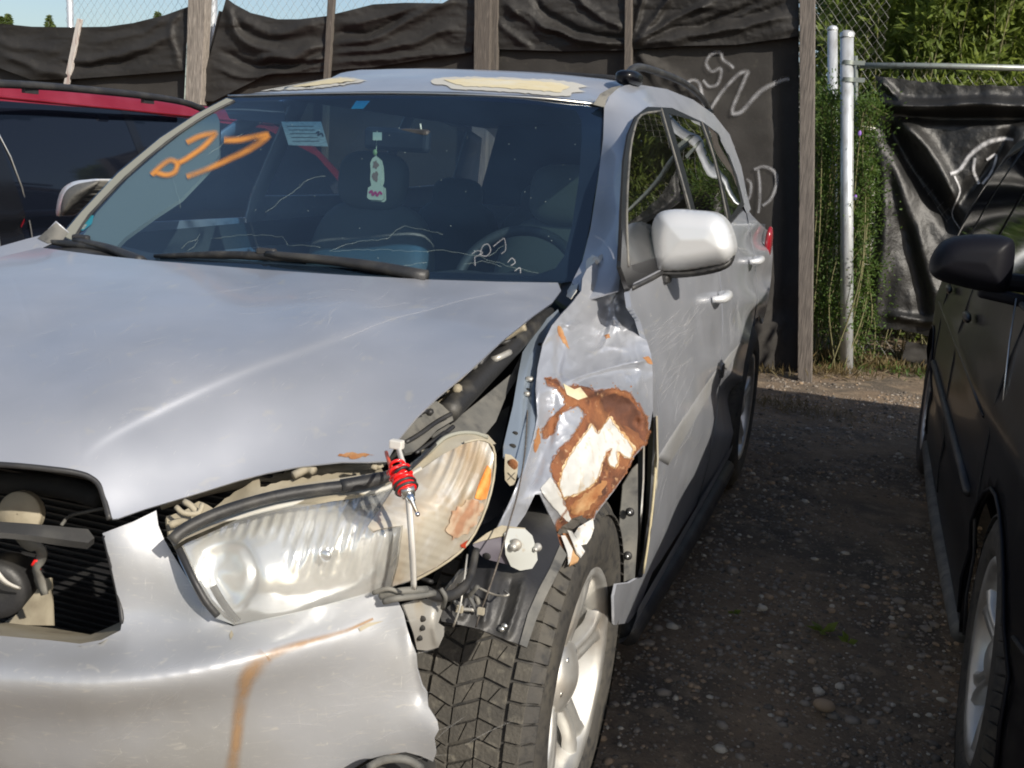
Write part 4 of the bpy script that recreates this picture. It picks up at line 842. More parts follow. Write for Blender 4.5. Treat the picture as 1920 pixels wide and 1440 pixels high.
m_sideglass = glassmat('side_glass', (.45, .52, .48), dirt=.01, rough=.01)
for wq in [[(.78, 1.12), (1.18, 1.40), (1.42, 1.54), (1.45, 1.12)], [(1.53, 1.2), (1.52, 1.57), (2.35, 1.58), (2.38, 1.2)], [(2.46, 1.22), (2.44, 1.58), (3.1, 1.52), (3.25, 1.25)]]: sidepanel('side_window', wq, lside, m_sideglass, suv, .1, sgn=-1, off=-.003)
sidepanel('door_trim', [(.45, .35), (.45, 1.0), (.8, 1.09), (3.3, 1.14), (3.4, .35)], lin, m_seatd, suv, .1, sgn=1)
rows = [[(x*(.50+(1.62-z)*.42), 3.30+(1.6-z)*.5-.06*x**2, z) for x in np.linspace(-1, 1, 7)] for z in (1.60, 1.3, 1.15)]
loft('rear_window', rows, m_tint, suv, 1, 1, toward=(0, 9, 1.5))
rows = [[(x, (3.66 if z > 1 else 3.72)-.10*(x/.9)**2, z) for x in np.linspace(-.84, .84, 9)] for z in (1.16, 1.0, .7, .35)]
loft('tailgate', rows, m_silver, suv, 1, 1, toward=(0, 9, 1))
# --- roof
def roofz(x, y):
    ax = abs(x); b = np.interp(y, [1.0, 1.25, 1.6, 2.2, 2.8, 3.3, 3.6], [1.566, 1.625, 1.690, 1.735, 1.735, 1.69, 1.62])
    e = np.interp(y, [1.0, 1.2, 1.6, 2.2, 2.8, 3.3, 3.6], [1.55, 1.575, 1.655, 1.675, 1.665, 1.60, 1.5])
    return e+(b-e)*(1-(min(ax, .6)/.6)**2.6)-max(0, ax-.57)*.8
rows = []
for k, y in enumerate([0, 1.25, 1.4, 1.6, 1.9, 2.2, 2.5, 2.8, 3.1, 3.4, 3.6]):
    if k == 0:
        rows.append([wsS(np.array([(q[0], q[1])]), .003)[0]+np.array([0, 0, .004]) for q in [(420, 180), (470, 178), (560, 176), (640, 174.5), (700, 173.5), (780, 174), (860, 175.5), (930, 179), (1000, 182), (1070, 189), (1110, 194), (1134, 197)]])
    else:
        rows.append([(x, y+(.10 if y < 1.5 else 0)*(abs(x)/.6)**2, roofz(x, y)) for x in np.linspace(-.62, .60, 12)])
roof = loft('roof', rows, m_silver, suv, 2, 3, toward=(0, 1.5, 9))
tube('windshield_molding', list(wsS(np.array([(428, 180), (560, 176), (700, 174), (850, 176), (1000, 183), (1133, 197)]), .006)), .0035, m_chromed, suv, 6, 4)
# peeled paint patches follow the roof sheet
from mathutils.bvhtree import BVHTree
rbv = BVHTree.FromPolygons([tuple(v_.co+Vector(OFF)) for v_ in roof.data.vertices], [tuple(p_.vertices) for p_ in roof.data.polygons])
def roofdecal(name, outline, mat, off, sp=9):
    q, f = fill(outline, sp); v = []
    for x in q:
        d = Vector(rays(x[0], x[1])).normalized(); h_ = rbv.ray_cast(Vector(CAM), d)
        v.append(np.array(h_[0]+Vector((0, 0, off))) if h_[0] is not None else None)
    last = next(p for p in v if p is not None); v = np.array([p if p is not None else last for p in v])
    return mesh(name, v, orient(v, f, (0, 0, 9)), mat, roof)
roofdecal('bare_patch', jag(smooth([(808, 153), (822, 148), (862, 145.5), (930, 146), (1000, 149), (1050, 152), (1090, 160), (1106, 164), (1084, 167), (1098, 173), (1072, 175), (1066, 182), (1020, 180), (985, 176), (930, 173), (880, 170), (850, 169), (836, 161), (815, 160)], 3, True), 1.1, 3, 6), m_primer_edge, .0025)
roofdecal('bare_patch', jag([(832, 152), (900, 149), (1000, 154), (1050, 158), (1068, 164), (1050, 175), (990, 171), (930, 166), (870, 164), (850, 158)], 1.0, 4, 6), m_primer, .004)
roofdecal('bare_patch', jag([(440, 172), (500, 158), (560, 150), (650, 145), (690, 152), (650, 160), (600, 166), (560, 169), (500, 171)], 1.0, 5, 6), m_primer_edge, .0025)
roofdecal('bare_patch', jag([(500, 164), (570, 154), (640, 148), (672, 153), (620, 159), (560, 165)], .8, 6, 6), m_primer, .004)
# roof rails
pts_ = lambda a: [P(q[0], q[1], 'Y', q[2]) for q in a]
def rail(sx):
    pts = [(sx*.545, 1.50, roofz(.545, 1.5)+.02), (sx*.55, 1.62, roofz(.55, 1.62)+.055), (sx*.56, 1.9, roofz(.56, 1.9)+.062), (sx*.565, 2.5, roofz(.565, 2.5)+.062), (sx*.57, 3.0, roofz(.57, 3.0)+.055), (sx*.57, 3.2, roofz(.57, 3.2)+.015)]
    rl = tube('roof_rail', pts, .013, m_black, suv, 10, 5)
    for y in (1.55, 3.1): v, f = ellips((sx*.55, y, roofz(.55, y)+.025), (.040, .085, .024), 18, 10, None, .75); mesh('rail_foot', v, f, m_darkpaint, rl)
rail(1)
tube('roof_rail', [(-.57, y, roofz(.57, y)+.02) for y in (2.3, 2.7, 3.2)], .013, m_black, suv, 8, 2)
tube('crossbar', pts_([(690, 136.5, 1.95), (800, 134.5, 2.0), (930, 135.5, 2.0), (1060, 140, 1.95), (1172, 147, 1.85)]), .009, m_black, suv, 8, 3)
# --- right pillar and upper side frame
frS = Surf([(1095, 480, 'X', .73), (1112, 400, 'X', .69), (1128, 300, 'X', .64), (1134, 210, 'X', .585), (1150, 168, 'X', .575), (1163, 490, 'X', .84), (1165, 400, 'X', .80), (1170, 290, 'X', .72), (1185, 225, 'X', .67), (1215, 198, 'X', .65), (1260, 200, 'X', .645), (1320, 228, 'X', .65), (1360, 265, 'X', .68), (1385, 320, 'X', .73), (1398, 380, 'X', .79), (1185, 152, 'X', .55), (1250, 165, 'X', .575), (1300, 185, 'X', .60), (1340, 212, 'X', .63), (1370, 250, 'X', .66), (1392, 310, 'X', .72), (1402, 360, 'X', .77), (1412, 400, 'X', .82)])
frame_out = [(1072, 530), (1092, 490), (1107, 430), (1121, 340), (1131, 260), (1133, 200), (1150, 168), (1172, 160), (1190, 157), (1250, 167), (1300, 187), (1338, 214), (1368, 252), (1390, 312), (1400, 362), (1408, 392), (1400, 400), (1394, 385), (1380, 330), (1365, 290), (1345, 252), (1318, 233), (1260, 206), (1215, 203), (1194, 222), (1180, 262), (1172, 320), (1168, 400), (1165, 500), (1160, 545), (1100, 560)]
panel('pillar_and_roof_side', frame_out, frS, m_silver, suv, sp=8, thick=.006)
panel('roof_gap_strip', [(1112, 196), (1125, 176), (1146, 164), (1166, 160), (1158, 166), (1140, 182), (1133, 201)], frS, m_greyplas, suv, sp=5, off=.006, thick=0)
# --- doors and windows on the right side of the picture
wframe = [(1180, 545), (1163, 505), (1165, 400), (1170, 300), (1178, 252), (1192, 218), (1215, 200), (1260, 202), (1320, 230), (1347, 250), (1367, 290), (1382, 330), (1396, 384), (1366, 420), (1300, 470), (1230, 520)]
glasses = [[(1175, 500), (1173, 400), (1178, 300), (1186, 250), (1200, 220), (1217, 212), (1238, 211), (1262, 290), (1290, 385), (1302, 430), (1240, 480)], [(1254, 213), (1312, 229), (1338, 300), (1361, 404), (1345, 418), (1312, 425), (1285, 320)], [(1327, 236), (1346, 252), (1364, 292), (1378, 332), (1389, 378), (1371, 405), (1352, 330)]]
dw = panel('window_frame', wframe, frS if False else Surf([(sfx(y, z)+.0, y, z) for y in (.45, 1., 1.6, 2.2, 2.8, 3.3) for z in (1.1, 1.25, 1.4, 1.58)]), M('black_window_frame', (.012, .012, .013), rough=.4), suv, sp=8, thick=.006, holes=glasses)
wS = Surf([(sfx(y, z)+.0, y, z) for y in (.45, 1., 1.6, 2.2, 2.8, 3.3) for z in (1.1, 1.25, 1.4, 1.58)])
m_sg2 = glassmat('door_glass', (.16, .22, .19), dirt=.006, rough=.008, ior=2.4)
for gq in glasses:
    panel('door_window', gq, wS, m_sg2, suv, sp=14, off=-.004, thick=0)
for p in [[(1240, 204), (1262, 280), (1290, 380), (1304, 440)], [(1316, 229), (1340, 300), (1364, 410)], [(1178, 500), (1175, 400), (1180, 300), (1188, 248), (1202, 216), (1240, 208)]]:
    tube('window_trim', list(wS(np.array(smooth(p, 3)), .004)), .0035, m_greyplas, suv, 6, 1)
tube('beltline_trim', list(sideS(np.array([(1185, 540), (1240, 512), (1300, 472), (1366, 420), (1397, 388)]), .004)), .006, m_black, suv, 8, 3)
seam1 = [(1336, 440), (1346, 500), (1351, 540), (1354, 600), (1353, 640), (1350, 700), (1342, 783), (1328, 863), (1306, 946)]
fd = panel('front_door', [(1180, 548), (1184, 575), (1200, 600), (1215, 650), (1226, 690), (1232, 740), (1235, 800), (1232, 870), (1226, 960), (1213, 1050), (1196, 1112), (1240, 1050), (1304, 950)]+seam1[:-1][::-1]+[(1300, 463), (1240, 505), (1190, 530)], sideS, m_silver, suv, sp=7, thick=.012)
rd = panel('rear_door', [(x+2.2, y) for x, y in seam1[:-1]]+[(1308, 948), (1362, 865), (1378, 800), (1387, 736), (1397, 675), (1405, 635), (1413, 600), (1419, 560), (1417, 520), (1412, 470), (1404, 430), (1397, 392), (1366, 420)], sideS, m_silver, suv, sp=7, thick=.012)
rq = panel('rear_quarter', [(1414, 470), (1419, 520), (1421, 560), (1416, 598), (1424, 592), (1430, 606), (1440, 570), (1446, 520), (1449, 480), (1447, 440), (1430, 424), (1410, 404), (1399, 388), (1406, 430)], sideS, m_silver, suv, sp=6, thick=.012)
v, f = ellips(P(1441, 456, 'Y', 3.52), (.018, .06, .085), 18, 12, None, .8); tl = mesh('tail_light', v, f, M('red_lens', (.25, .012, .02), rough=.2, coat=.3), suv)
mesh('rear_bumper', *lathev([(0, .01)], 3)) if False else None
fl = panel('fender_tail', [(1180, 1093), (1192, 1086), (1210, 1080), (1228, 1040), (1240, 1010), (1232, 1050), (1196, 1145), (1178, 1168), (1152, 1172), (1151, 1120), (1156, 1096)], sideS, m_silver, suv, sp=6, off=.002, thick=.006)
ap = Surf([(sfx(y, z)-.03, y, z) for y in (.3, 1, 2, 3) for z in (.05, .2, .35)])
tube('running_board', [(.90, .58, .21), (.92, 1.4, .21), (.92, 2.3, .21)], .035, m_black, suv, 10, 3)
def sillmesh():
    rows = [[(x, y, z) for x, z in [(.93, .30), (.925, .26), (.90, .20), (.82, .17)]] for y in (.55, 1, 1.6, 2.36)]
    return loft('sill', rows, m_silver, suv, 3, 2, toward=(5, 1, -1))
sillmesh()
# side moulding and handles
def strip(name, path, hw, surf, mat, par, off):
    p = np.array(smooth(path, 5)); tn = np.gradient(p, axis=0); tn /= np.hypot(tn[:, 0], tn[:, 1])[:, None]; nn = np.c_[-tn[:, 1], tn[:, 0]]; w_ = np.interp(np.linspace(0, 1, len(p)), np.linspace(0, 1, len(hw)), hw)[:, None]
    V = [surf(p+nn*w_*a, o_) for a, o_ in [(-1, -.002), (-.8, off*.8), (-.4, off), (.4, off), (.8, off*.7), (1, -.002)]]; m = len(p); v = np.vstack(V); f = [(k*m+i, k*m+i+1, (k+1)*m+i+1, (k+1)*m+i) for k in range(5) for i in range(m-1)]
    f += [tuple(k*m for k in range(6)), tuple(k*m+m-1 for k in range(6))]; return mesh(name, v, orient(v, f, CAM), mat, par)
strip('side_molding', [(1243, 866), (1280, 806), (1320, 742), (1351, 694)], [13, 12, 9, 7], sideS, m_silver2, fd, .011)
strip('side_molding', [(1357, 690), (1372, 668), (1384, 655), (1392, 642)], [7, 6, 5, 4], sideS, m_silver2, rd, .011)
box('molding_end', sideS(np.array([(1354, 695)]), .004)[0], (.012, .025, .045), m_black, fd, None, .002)
def handle(par, px, py, s_):
    c = sideS(np.array([(px, py)]), 0)[0]; v, f = ellips((0, 0, 0), (.006, .075*s_, .04), 20, 10); mesh('handle_recess', v+c+np.array([-.002, 0, 0]), f, m_greyplas, par) if False else None
    h = tube('door_handle', [c+np.array([.004, -.09*s_, -.004]), c+np.array([.034, -.06*s_, 0]), c+np.array([.040, 0, .004]), c+np.array([.034, .055*s_, .004]), c+np.array([.006, .085*s_, 0])], [.010, .015, .016, .015, .010], m_mirror_sh, par, 10, 4); return h
handle(fd, 1340, 555, .85); handle(rd, 1408, 487, .85)
for k, a in enumerate([(1250, 620, 26, 50, (16, 14), -40), (1300, 600, 16, 40, (14, 18), -55), (1260, 700, 20, 70, (20, 30), -60), (1280, 820, 14, 60, (16, 30), -65), (1230, 900, 12, 60, (5, 40), -75)]): scuffs(*a, sideS, fd, seed=30+k)
for k, a in enumerate([(1375, 610, 10, 60, (6, 14), -78), (1388, 600, 8, 60, (3, 10), -92), (1390, 470, 8, 20, (10, 5), 10), (1365, 700, 8, 30, (5, 20), -70)]): scuffs(*a, sideS, rd, seed=40+k)
# rear wheel
rw = wheel(suv, (.815, 2.79, .372), .372, .235, .235, 1, 0, False, None, 5)
q, f = fill(arc(2.79, .37, .43, 0, 360, 24)[:-1], .1); mesh('wheel_well', np.array([(.70, y, z) for y, z in q]), f, m_darkbay, suv)
mesh('underbody', *boxv((0, 1.9, .42), (1.5, 3.0, .3)), m_darkbay, suv, False)
# --- door mirror (driver) and passenger mirror
def mirrorshell(outline, Yf, depth, mat):
    q, f = fill(outline, 4); L = np.array(outline, float); cx, cy = L.mean(0)
    def edge(q): return np.array([min(np.hypot(*(L2-p).T).min() for L2 in [dense]) for p in q])
    dense = np.vstack([np.linspace(L[i], L[(i+1) % len(L)], 12) for i in range(len(L))])
    e = edge(q); k = np.clip(e/34, 0, 1); b = np.sqrt(1-(1-k)**2)*.055+.012*np.clip(e/60, 0, 1)
    v = np.array([P(x, y, 'Y', Yf-bb) for (x, y), bb in zip(q, b)]); f = orient(v, f, CAM)
    v, f, _ = skirt(v, f, np.array([0, depth, 0.])); return v, f
mo = smooth([(1219, 470), (1221, 430), (1232, 402), (1258, 393), (1300, 395), (1340, 400), (1362, 418), (1374, 448), (1376, 472), (1362, 492), (1330, 500), (1280, 508), (1232, 511), (1221, 500)], 3, True)
v, f = mirrorshell(mo, .70, .06, m_mirror_sh); n0 = len(v)
mm = mesh('door_mirror', v, f, m_mirror_sh, suv)
lo_ = smooth([(1221, 500), (1280, 506), (1330, 498), (1362, 490), (1374, 476), (1366, 500), (1340, 512), (1290, 520), (1235, 522), (1224, 515)], 3, True)
v, f = mirrorshell(lo_, .71, .05, m_black); o = mesh('mirror_lower_cover', v, f, m_black, mm)
v, f = boxv(P(1220, 520, 'Y', .70), (.10, .06, .022)); o = mesh('mirror_arm', v, f, m_black, mm, False); b_ = o.modifiers.new('b', 'BEVEL'); b_.width = .006; b_.segments = 2
m_blk2 = M('gloss_black_trim', (.010, .010, .011), rough=.3, coat=.3)
panel('mirror_sail', [(1164, 500), (1167, 430), (1176, 470), (1186, 506), (1200, 512), (1214, 512), (1214, 532), (1180, 545)], wS, m_blk2, suv, sp=8, off=.006, thick=.01)
q_, f_ = fill([(p_[0]*.9+1298*.1, p_[1]*.9+452*.1) for p_ in mo], 14); v_ = np.array([P(x, y, 'Y', .764) for x, y in q_]); mesh('mirror_glass', v_, orient(v_, f_, (1, 9, 1)), m_chrome, mm)
keep_ = OFF.copy(); setoff(dark)
do = smooth([(1744, 508), (1749, 482), (1768, 456), (1800, 444), (1855, 441), (1893, 446), (1903, 462), (1900, 505), (1888, 545), (1858, 549), (1800, 537), (1758, 524)], 3, True)
v, f = mirrorshell(do, .98, .07, m_darkplas); dm = mesh('door_mirror', v, f, m_darkplas, dark)
v, f = boxv(P(1880, 556, 'Y', .99), (.12, .05, .03), Matrix.Rotation(R(8), 3, 'Y')); o = mesh('mirror_foot', v, f, m_darkplas, dm, False); b_ = o.modifiers.new('b', 'BEVEL'); b_.width = .01; b_.segments = 3
OFF = keep_
po = smooth([(106, 405), (107, 380), (116, 355), (136, 341), (160, 337), (188, 336), (180, 350), (150, 380), (125, 400)], 3, True)
v, f = mirrorshell(po, .78, .06, m_mirror_sh); pm = mesh('door_mirror', v, f, m_mirror_sh, suv)
pi = smooth([(114, 400), (116, 376), (125, 357), (142, 346), (165, 341), (186, 339), (178, 352), (148, 381), (124, 402)], 3, True)
v, f = mirrorshell(pi, .722, .04, m_greyplas); mesh('mirror_cover', v, f, m_greyplas, pm)
# --- wipers and cowl
cowS = Surf([(70, 450, 'Z', 1.06), (600, 505, 'Y', .42), (1085, 515, 'Y', .5), (1060, 560, 'Y', .38), (500, 520, 'Y', .34), (800, 530, 'Y', .36), (60, 490, 'Z', 1.04), (300, 485, 'Y', .40), (130, 445, 'Y', .52)])
panel('cowl', [(62, 445), (130, 438), (300, 478), (600, 498), (800, 510), (1040, 512), (1090, 480), (1100, 545), (1062, 575), (1040, 560), (800, 545), (500, 528), (300, 512), (60, 490)], cowS, m_black, suv, sp=16, thick=0)
def wiper(blade, arm, hub, w2=.010):
    b = wsS(np.array(smooth(blade, 4)), .012); wv = tube('wiper_blade', list(b), [.005, .010, .011, .010, .006], m_blackrub, suv, 8, 1)
    a = wsS(np.array(smooth(arm, 4)), .03); tube('wiper_arm', list(a), [.008, .012, .017], m_black, wv, 8, 1)
    c = wsS(np.array([hub]), .028)[0]; box('wiper_joint', c, (.05, .02, .018), m_black, wv, Matrix.Rotation(R(8), 3, 'Z'), .006)
wiper([(84, 452), (130, 458), (190, 466), (265, 484)], [(140, 450), (200, 464), (240, 480), (265, 492)], (152, 446))
wiper([(290, 480), (400, 478), (480, 480), (600, 488), (780, 514)], [(500, 476), (600, 486), (700, 500), (800, 520)], (500, 472))
# --- crumpled fender
fc = [(1125, 478, 'Y', .45), (1170, 530, 'Y', .42), (1090, 540, 'Y', .30), (1140, 580, 'Y', .375), (1180, 600, 'Y', .40), (1222, 690, 'Y', .36), (1222, 770, 'Y', .33), (1214, 805, 'Y', .25), (1150, 735, 'Y', .17), (1045, 620, 'Y', .14), (1105, 650, 'Y', .26), (1010, 700, 'Y', .0), (1062, 725, 'Y', .02), (1005, 785, 'Y', -.08), (1110, 850, 'Y', .0), (1188, 850, 'Y', .10), (1050, 930, 'Y', -.13), (1010, 920, 'Y', -.20), (1110, 975, 'Y', -.02), (1055, 1005, 'Y', -.09), (985, 870, 'Y', -.17), (925, 1015, 'Y', -.36), (962, 955, 'Y', -.26)]
feS = Surf(fc, 1e-5)
def fdisp(xy):
    d = .004*nz(xy, 34, 34, 51)+.0018*nz(xy, 12, 12, 52)-.010*np.abs(nz(xy, 46, 52, 55))-.006*np.abs(nz(xy+(0, 300), 26, 30, 56))
    for p, a_, w_ in [([(1051, 604), (1067, 610), (1082, 600)], .007, 4), ([(1143, 586), (1134, 617), (1120, 650)], -.008, 5), ([(1150, 590), (1142, 622), (1128, 655)], .007, 5), ([(1055, 717), (1097, 704), (1159, 686), (1219, 674)], .008, 4), ([(1042, 617), (1056, 655), (1048, 697), (1056, 717)], -.008, 5), ([(1096, 668), (1140, 650), (1180, 655)], .005, 5), ([(1172, 700), (1186, 716), (1184, 738)], .005, 4), ([(1165, 545), (1150, 570), (1156, 600), (1170, 612)], .006, 4), ([(1008, 690), (1009, 760), (1000, 820), (982, 880), (955, 950), (930, 1005)], .016, 10), ([(1036, 730), (1034, 790), (1020, 850), (990, 920)], -.018, 13),
                      ([(1085, 740), (1110, 733), (1150, 730), (1182, 742), (1204, 772), (1214, 805)], .042, 15), ([(1130, 775), (1160, 790), (1205, 800)], -.022, 15), ([(1143, 810), (1155, 802), (1172, 806), (1182, 828)], .012, 9), ([(1120, 815), (1105, 850), (1085, 925)], .010, 14),
                      ([(1060, 600), (1048, 640), (1046, 700), (1060, 722)], -.012, 8), ([(1064, 606), (1078, 612), (1088, 602)], .008, 6), ([(1056, 716), (1100, 700), (1160, 682), (1220, 672)], .010, 9), ([(1080, 712), (1130, 700), (1190, 694), (1222, 700)], -.008, 8), ([(1135, 555), (1128, 580), (1108, 612), (1100, 640)], -.010, 10), ([(1165, 560), (1158, 590), (1168, 620)], .008, 7), ([(1160, 625), (1190, 615), (1215, 640)], -.007, 8),
                      ([(1125, 480), (1142, 500), (1150, 520)], .008, 6), ([(1016, 916), (1040, 950), (1066, 985)], .010, 7), ([(1033, 896), (1060, 945), (1075, 985)], -.006, 5), ([(1190, 640), (1200, 690), (1190, 735)], .006, 7)]: d = d+ridge(xy, smooth(p, 3), a_, w_)
    return d
feS.disp = fdisp
fe_out = [(1128, 470), (1133, 480), (1137, 492), (1141, 508), (1152, 522), (1168, 531), (1180, 548), (1176, 575), (1192, 602), (1210, 630), (1221, 665), (1224, 700), (1224, 770), (1219, 800), (1209, 835), (1190, 855), (1170, 893), (1150, 922), (1117, 965), (1112, 985), (1085, 998), (1062, 1010), (1048, 1000), (1030, 965), (1012, 927), (1003, 927), (985, 965), (960, 1000), (940, 1021), (922, 1015), (935, 985), (960, 930), (985, 870), (1000, 820), (1008, 780), (1004, 730), (1008, 690), (1018, 645), (1035, 610), (1052, 590), (1075, 565), (1090, 545), (1092, 522), (1100, 505), (1112, 495), (1122, 482)]
fe = panel('crushed_fender', fe_out, feS, m_silver, suv, sp=3.2, thick=.003)
rust_out = [(1022, 708), (1043, 712), (1056, 730), (1077, 722), (1102, 726), (1115, 733), (1152, 727), (1182, 738), (1199, 763), (1213, 785), (1217, 810), (1208, 834), (1202, 838), (1188, 854), (1172, 889), (1150, 918), (1115, 960), (1111, 969), (1093, 974), (1071, 985), (1063, 994), (1047, 999), (1043, 985), (1052, 972), (1062, 950), (1057, 935), (1046, 910), (1035, 891), (1034, 869), (1052, 838), (1068, 827), (1085, 802), (1099, 777), (1085, 760), (1071, 763), (1049, 777), (1038, 813), (1020, 822), (1018, 808), (1027, 791), (1043, 774), (1060, 758), (1057, 741), (1040, 724), (1028, 720)]
panel('rust', jag(rust_out, 1.3, 3, 4), feS, m_rust, fe, sp=4.5, off=.0016, thick=0)
panel('orange_rust', jag([(1075, 945), (1100, 925), (1125, 905), (1140, 900), (1128, 925), (1105, 955), (1085, 968), (1070, 962)], 3, 8, 4), feS, m_rust_lt, fe, sp=4.5, off=.0022, thick=0)
wo = [(1110, 795), (1121, 813), (1143, 783), (1154, 799), (1168, 816), (1188, 841), (1182, 860), (1171, 858), (1163, 847), (1157, 847), (1160, 863), (1154, 877), (1143, 872), (1141, 858), (1148, 841), (1138, 847), (1129, 869), (1124, 891), (1110, 910), (1082, 927), (1066, 930), (1057, 935), (1049, 913), (1054, 888), (1066, 858), (1079, 838), (1093, 819)]
m_fringe = M('rust_fringe', (.45, .27, .12), rough=.8, mix=[((.6, .48, .3), 60, .45, .6)], bump=[(90, .3)])
panel('rust_fringe', jag([(1112+(x-1112)*1.06, 865+(y-865)*1.035) for x, y in wo], 2.4, 14, 4), feS, m_fringe, fe, sp=4.5, off=.0024, thick=0)
panel('white_undercoat', jag([(1110, 795), (1121, 813), (1143, 783), (1154, 799), (1168, 816), (1188, 841), (1182, 860), (1171, 858), (1163, 847), (1157, 847), (1160, 863), (1154, 877), (1143, 872), (1141, 858), (1148, 841), (1138, 847), (1129, 869), (1124, 891), (1110, 910), (1082, 927), (1066, 930), (1057, 935), (1049, 913), (1054, 888), (1066, 858), (1079, 838), (1093, 819)], 1., 4, 4), feS, m_white, fe, sp=4.5, off=.003, thick=0)
m_rust_dk = M('dark_rust', (.085, .034, .02), rough=.8, mix=[((.15, .055, .026), 20, .45, .7)], bump=[(60, .35)])
panel('dark_rust', jag([(1126, 748), (1150, 737), (1180, 747), (1198, 770), (1212, 790), (1215, 812), (1207, 830), (1196, 812), (1172, 798), (1150, 788), (1136, 772)], 1.5, 8, 4), feS, m_rust_dk, fe, sp=4.5, off=.0022, thick=0)
panel('cream_undercoat', [(1056, 719), (1077, 730), (1088, 726), (1102, 744), (1084, 750), (1063, 740)], feS, m_primer, fe, sp=4.5, off=.004, thick=0)
panel('white_undercoat', jag([(1013, 916), (1032, 894), (1049, 919), (1071, 974), (1068, 982), (1043, 957), (1024, 935)], .8, 6, 4), feS, m_white, fe, sp=4.5, off=.003, thick=0)
for k, q in enumerate([[(1068, 655), (1063, 640), (1052, 612), (1046, 610), (1045, 622), (1054, 640)], [(1133, 628), (1142, 626), (1144, 633), (1136, 636)], [(1170, 545), (1176, 530), (1180, 548), (1174, 565), (1180, 580), (1172, 568)], [(1205, 670), (1218, 668), (1224, 684), (1214, 680)], [(1137, 532), (1145, 530), (1145, 538), (1138, 538)], [(1010, 800), (1014, 830), (1004, 850), (1000, 836)]]):
    panel('rust_spot', jag(q, 1, k, 4), feS, m_rust_lt, fe, sp=4, off=.0015, thick=0)
for k, a in enumerate([(1000, 878, 14, 22, (6, 14), -55), (1130, 660, 12, 40, (30, 30), -30), (1120, 600, 8, 24, (24, 24), -60), (1195, 720, 8, 24, (10, 14), 80), (1060, 820, 10, 26, (8, 20), -60)]): scuffs(*a, feS, fe, seed=50+k, off=.0014)
m_feather = spraymat('rust_feather', (.22, .085, .035), 1., .85, .85, 70); m_feather2 = spraymat('tan_feather', (.42, .27, .13), 1., .8, .8, 80)
ribbon('rust_bleed', jag(rust_out+rust_out[:1], 2.6, 3, 5, False), [7, 4, 9, 5, 10, 3, 8, 4, 7], feS, m_feather, fe, off=.0036, n=2)
ribbon('rust_bleed', jag(wo+wo[:1], 1.6, 5, 5, False), [5, 2, 6, 3, 5, 2, 5], feS, m_feather2, fe, off=.0042, n=2)
parts = []
rr_ = np.random.default_rng(12)
for k in range(150):
    a = rust_out[rr_.integers(len(rust_out))]; q = np.array([a[0]+rr_.normal()*7, a[1]+rr_.normal()*7]); r_ = rr_.uniform(.5, 1.8)
    if not inpoly(q[None], fe_out)[0]: continue
    lp_ = np.array([(q[0]+r_*rr_.uniform(.6, 1.3)*math.cos(t), q[1]+r_*1.4*rr_.uniform(.6, 1.3)*math.sin(t)) for t in np.linspace(0, 6.28, 8)[:-1]])
    v = feS(lp_, .0014); parts.append((v, orient(v, [tuple(range(7))], CAM)))
v, f = join(parts); o = mesh('rust_specks', v, f, m_rust_lt, fe); o['kind'] = 'stuff'
# torn hanger clips below the fender
def ribbon3(name, pts, w_, mat, par, thick=.003, n=4, tilt=(0, 1, 0)):
    p = np.array(smooth3(pts, n)); t = np.gradient(p, axis=0); t /= np.linalg.norm(t, axis=1)[:, None]; s_ = np.cross(t, np.array(tilt, float)); s_ /= np.linalg.norm(s_, axis=1)[:, None]
    ww = np.interp(np.linspace(0, 1, len(p)), np.linspace(0, 1, len(w_)), w_)[:, None] if hasattr(w_, '__len__') else w_
    v = np.vstack([p-s_*ww/2, p, p+s_*ww/2]); m = len(p); f = [(k*m+i, k*m+i+1, (k+1)*m+i+1, (k+1)*m+i) for k in range(2) for i in range(m-1)]
    o = mesh(name, v, orient(v, f, CAM), mat, par)
    if thick: mo_ = o.modifiers.new('s', 'SOLIDIFY'); mo_.thickness = thick
    return o
def pts(*a): return [P(*q[:2], 'Y', q[2]) for q in a]
clS = Surf([(1070, 1000, 'Y', -.12), (1115, 980, 'Y', -.08), (1100, 1020, 'Y', -.12), (1060, 1060, 'Y', -.19), (1100, 1050, 'Y', -.15), (1090, 1000, 'Y', -.125)])
panel('torn_bracket', [(1072, 1008), (1085, 988), (1112, 972), (1114, 990), (1108, 1008), (1100, 1020), (1090, 1022)], clS, m_white, fe, sp=4, thick=.004)
panel('torn_strip', [(1064, 994), (1072, 996), (1097, 1034), (1090, 1044), (1082, 1036)], clS, m_white, fe, sp=4, off=.015, thick=.004)
panel('torn_strip', [(1055, 1000), (1066, 1000), (1088, 1040), (1084, 1052), (1068, 1060), (1072, 1040), (1062, 1020)], clS, m_rust_lt, fe, sp=4, off=.006, thick=.004)
panel('torn_strip', [(1052, 1004), (1060, 1004), (1074, 1030), (1070, 1052), (1066, 1058), (1064, 1036)], clS, m_white, fe, sp=4, off=.012, thick=.003)
v, f = boxv(P(1103, 991, 'Y', -.05)+np.array([0, -.008, 0]), (.007, .004, .010)); mesh('clip_hole', v, f, m_darkbay, fe, False)
panel('torn_flap', [(1045, 1000), (1058, 1010), (1056, 1030), (1050, 1045), (1046, 1058), (1047, 1030)], clS, m_rust, fe, sp=4, off=.002, thick=.004)
panel('bent_lip', jag([(1098, 490), (1110, 478), (1122, 482), (1133, 471), (1136, 476), (1124, 492), (1112, 503), (1098, 505)], .8, 2, 5), Surf([(1098, 490, 'Y', .44), (1136, 474, 'Y', .47), (1112, 503, 'Y', .41), (1120, 482, 'Y', .42)]), m_white, suv, sp=4, thick=.002)
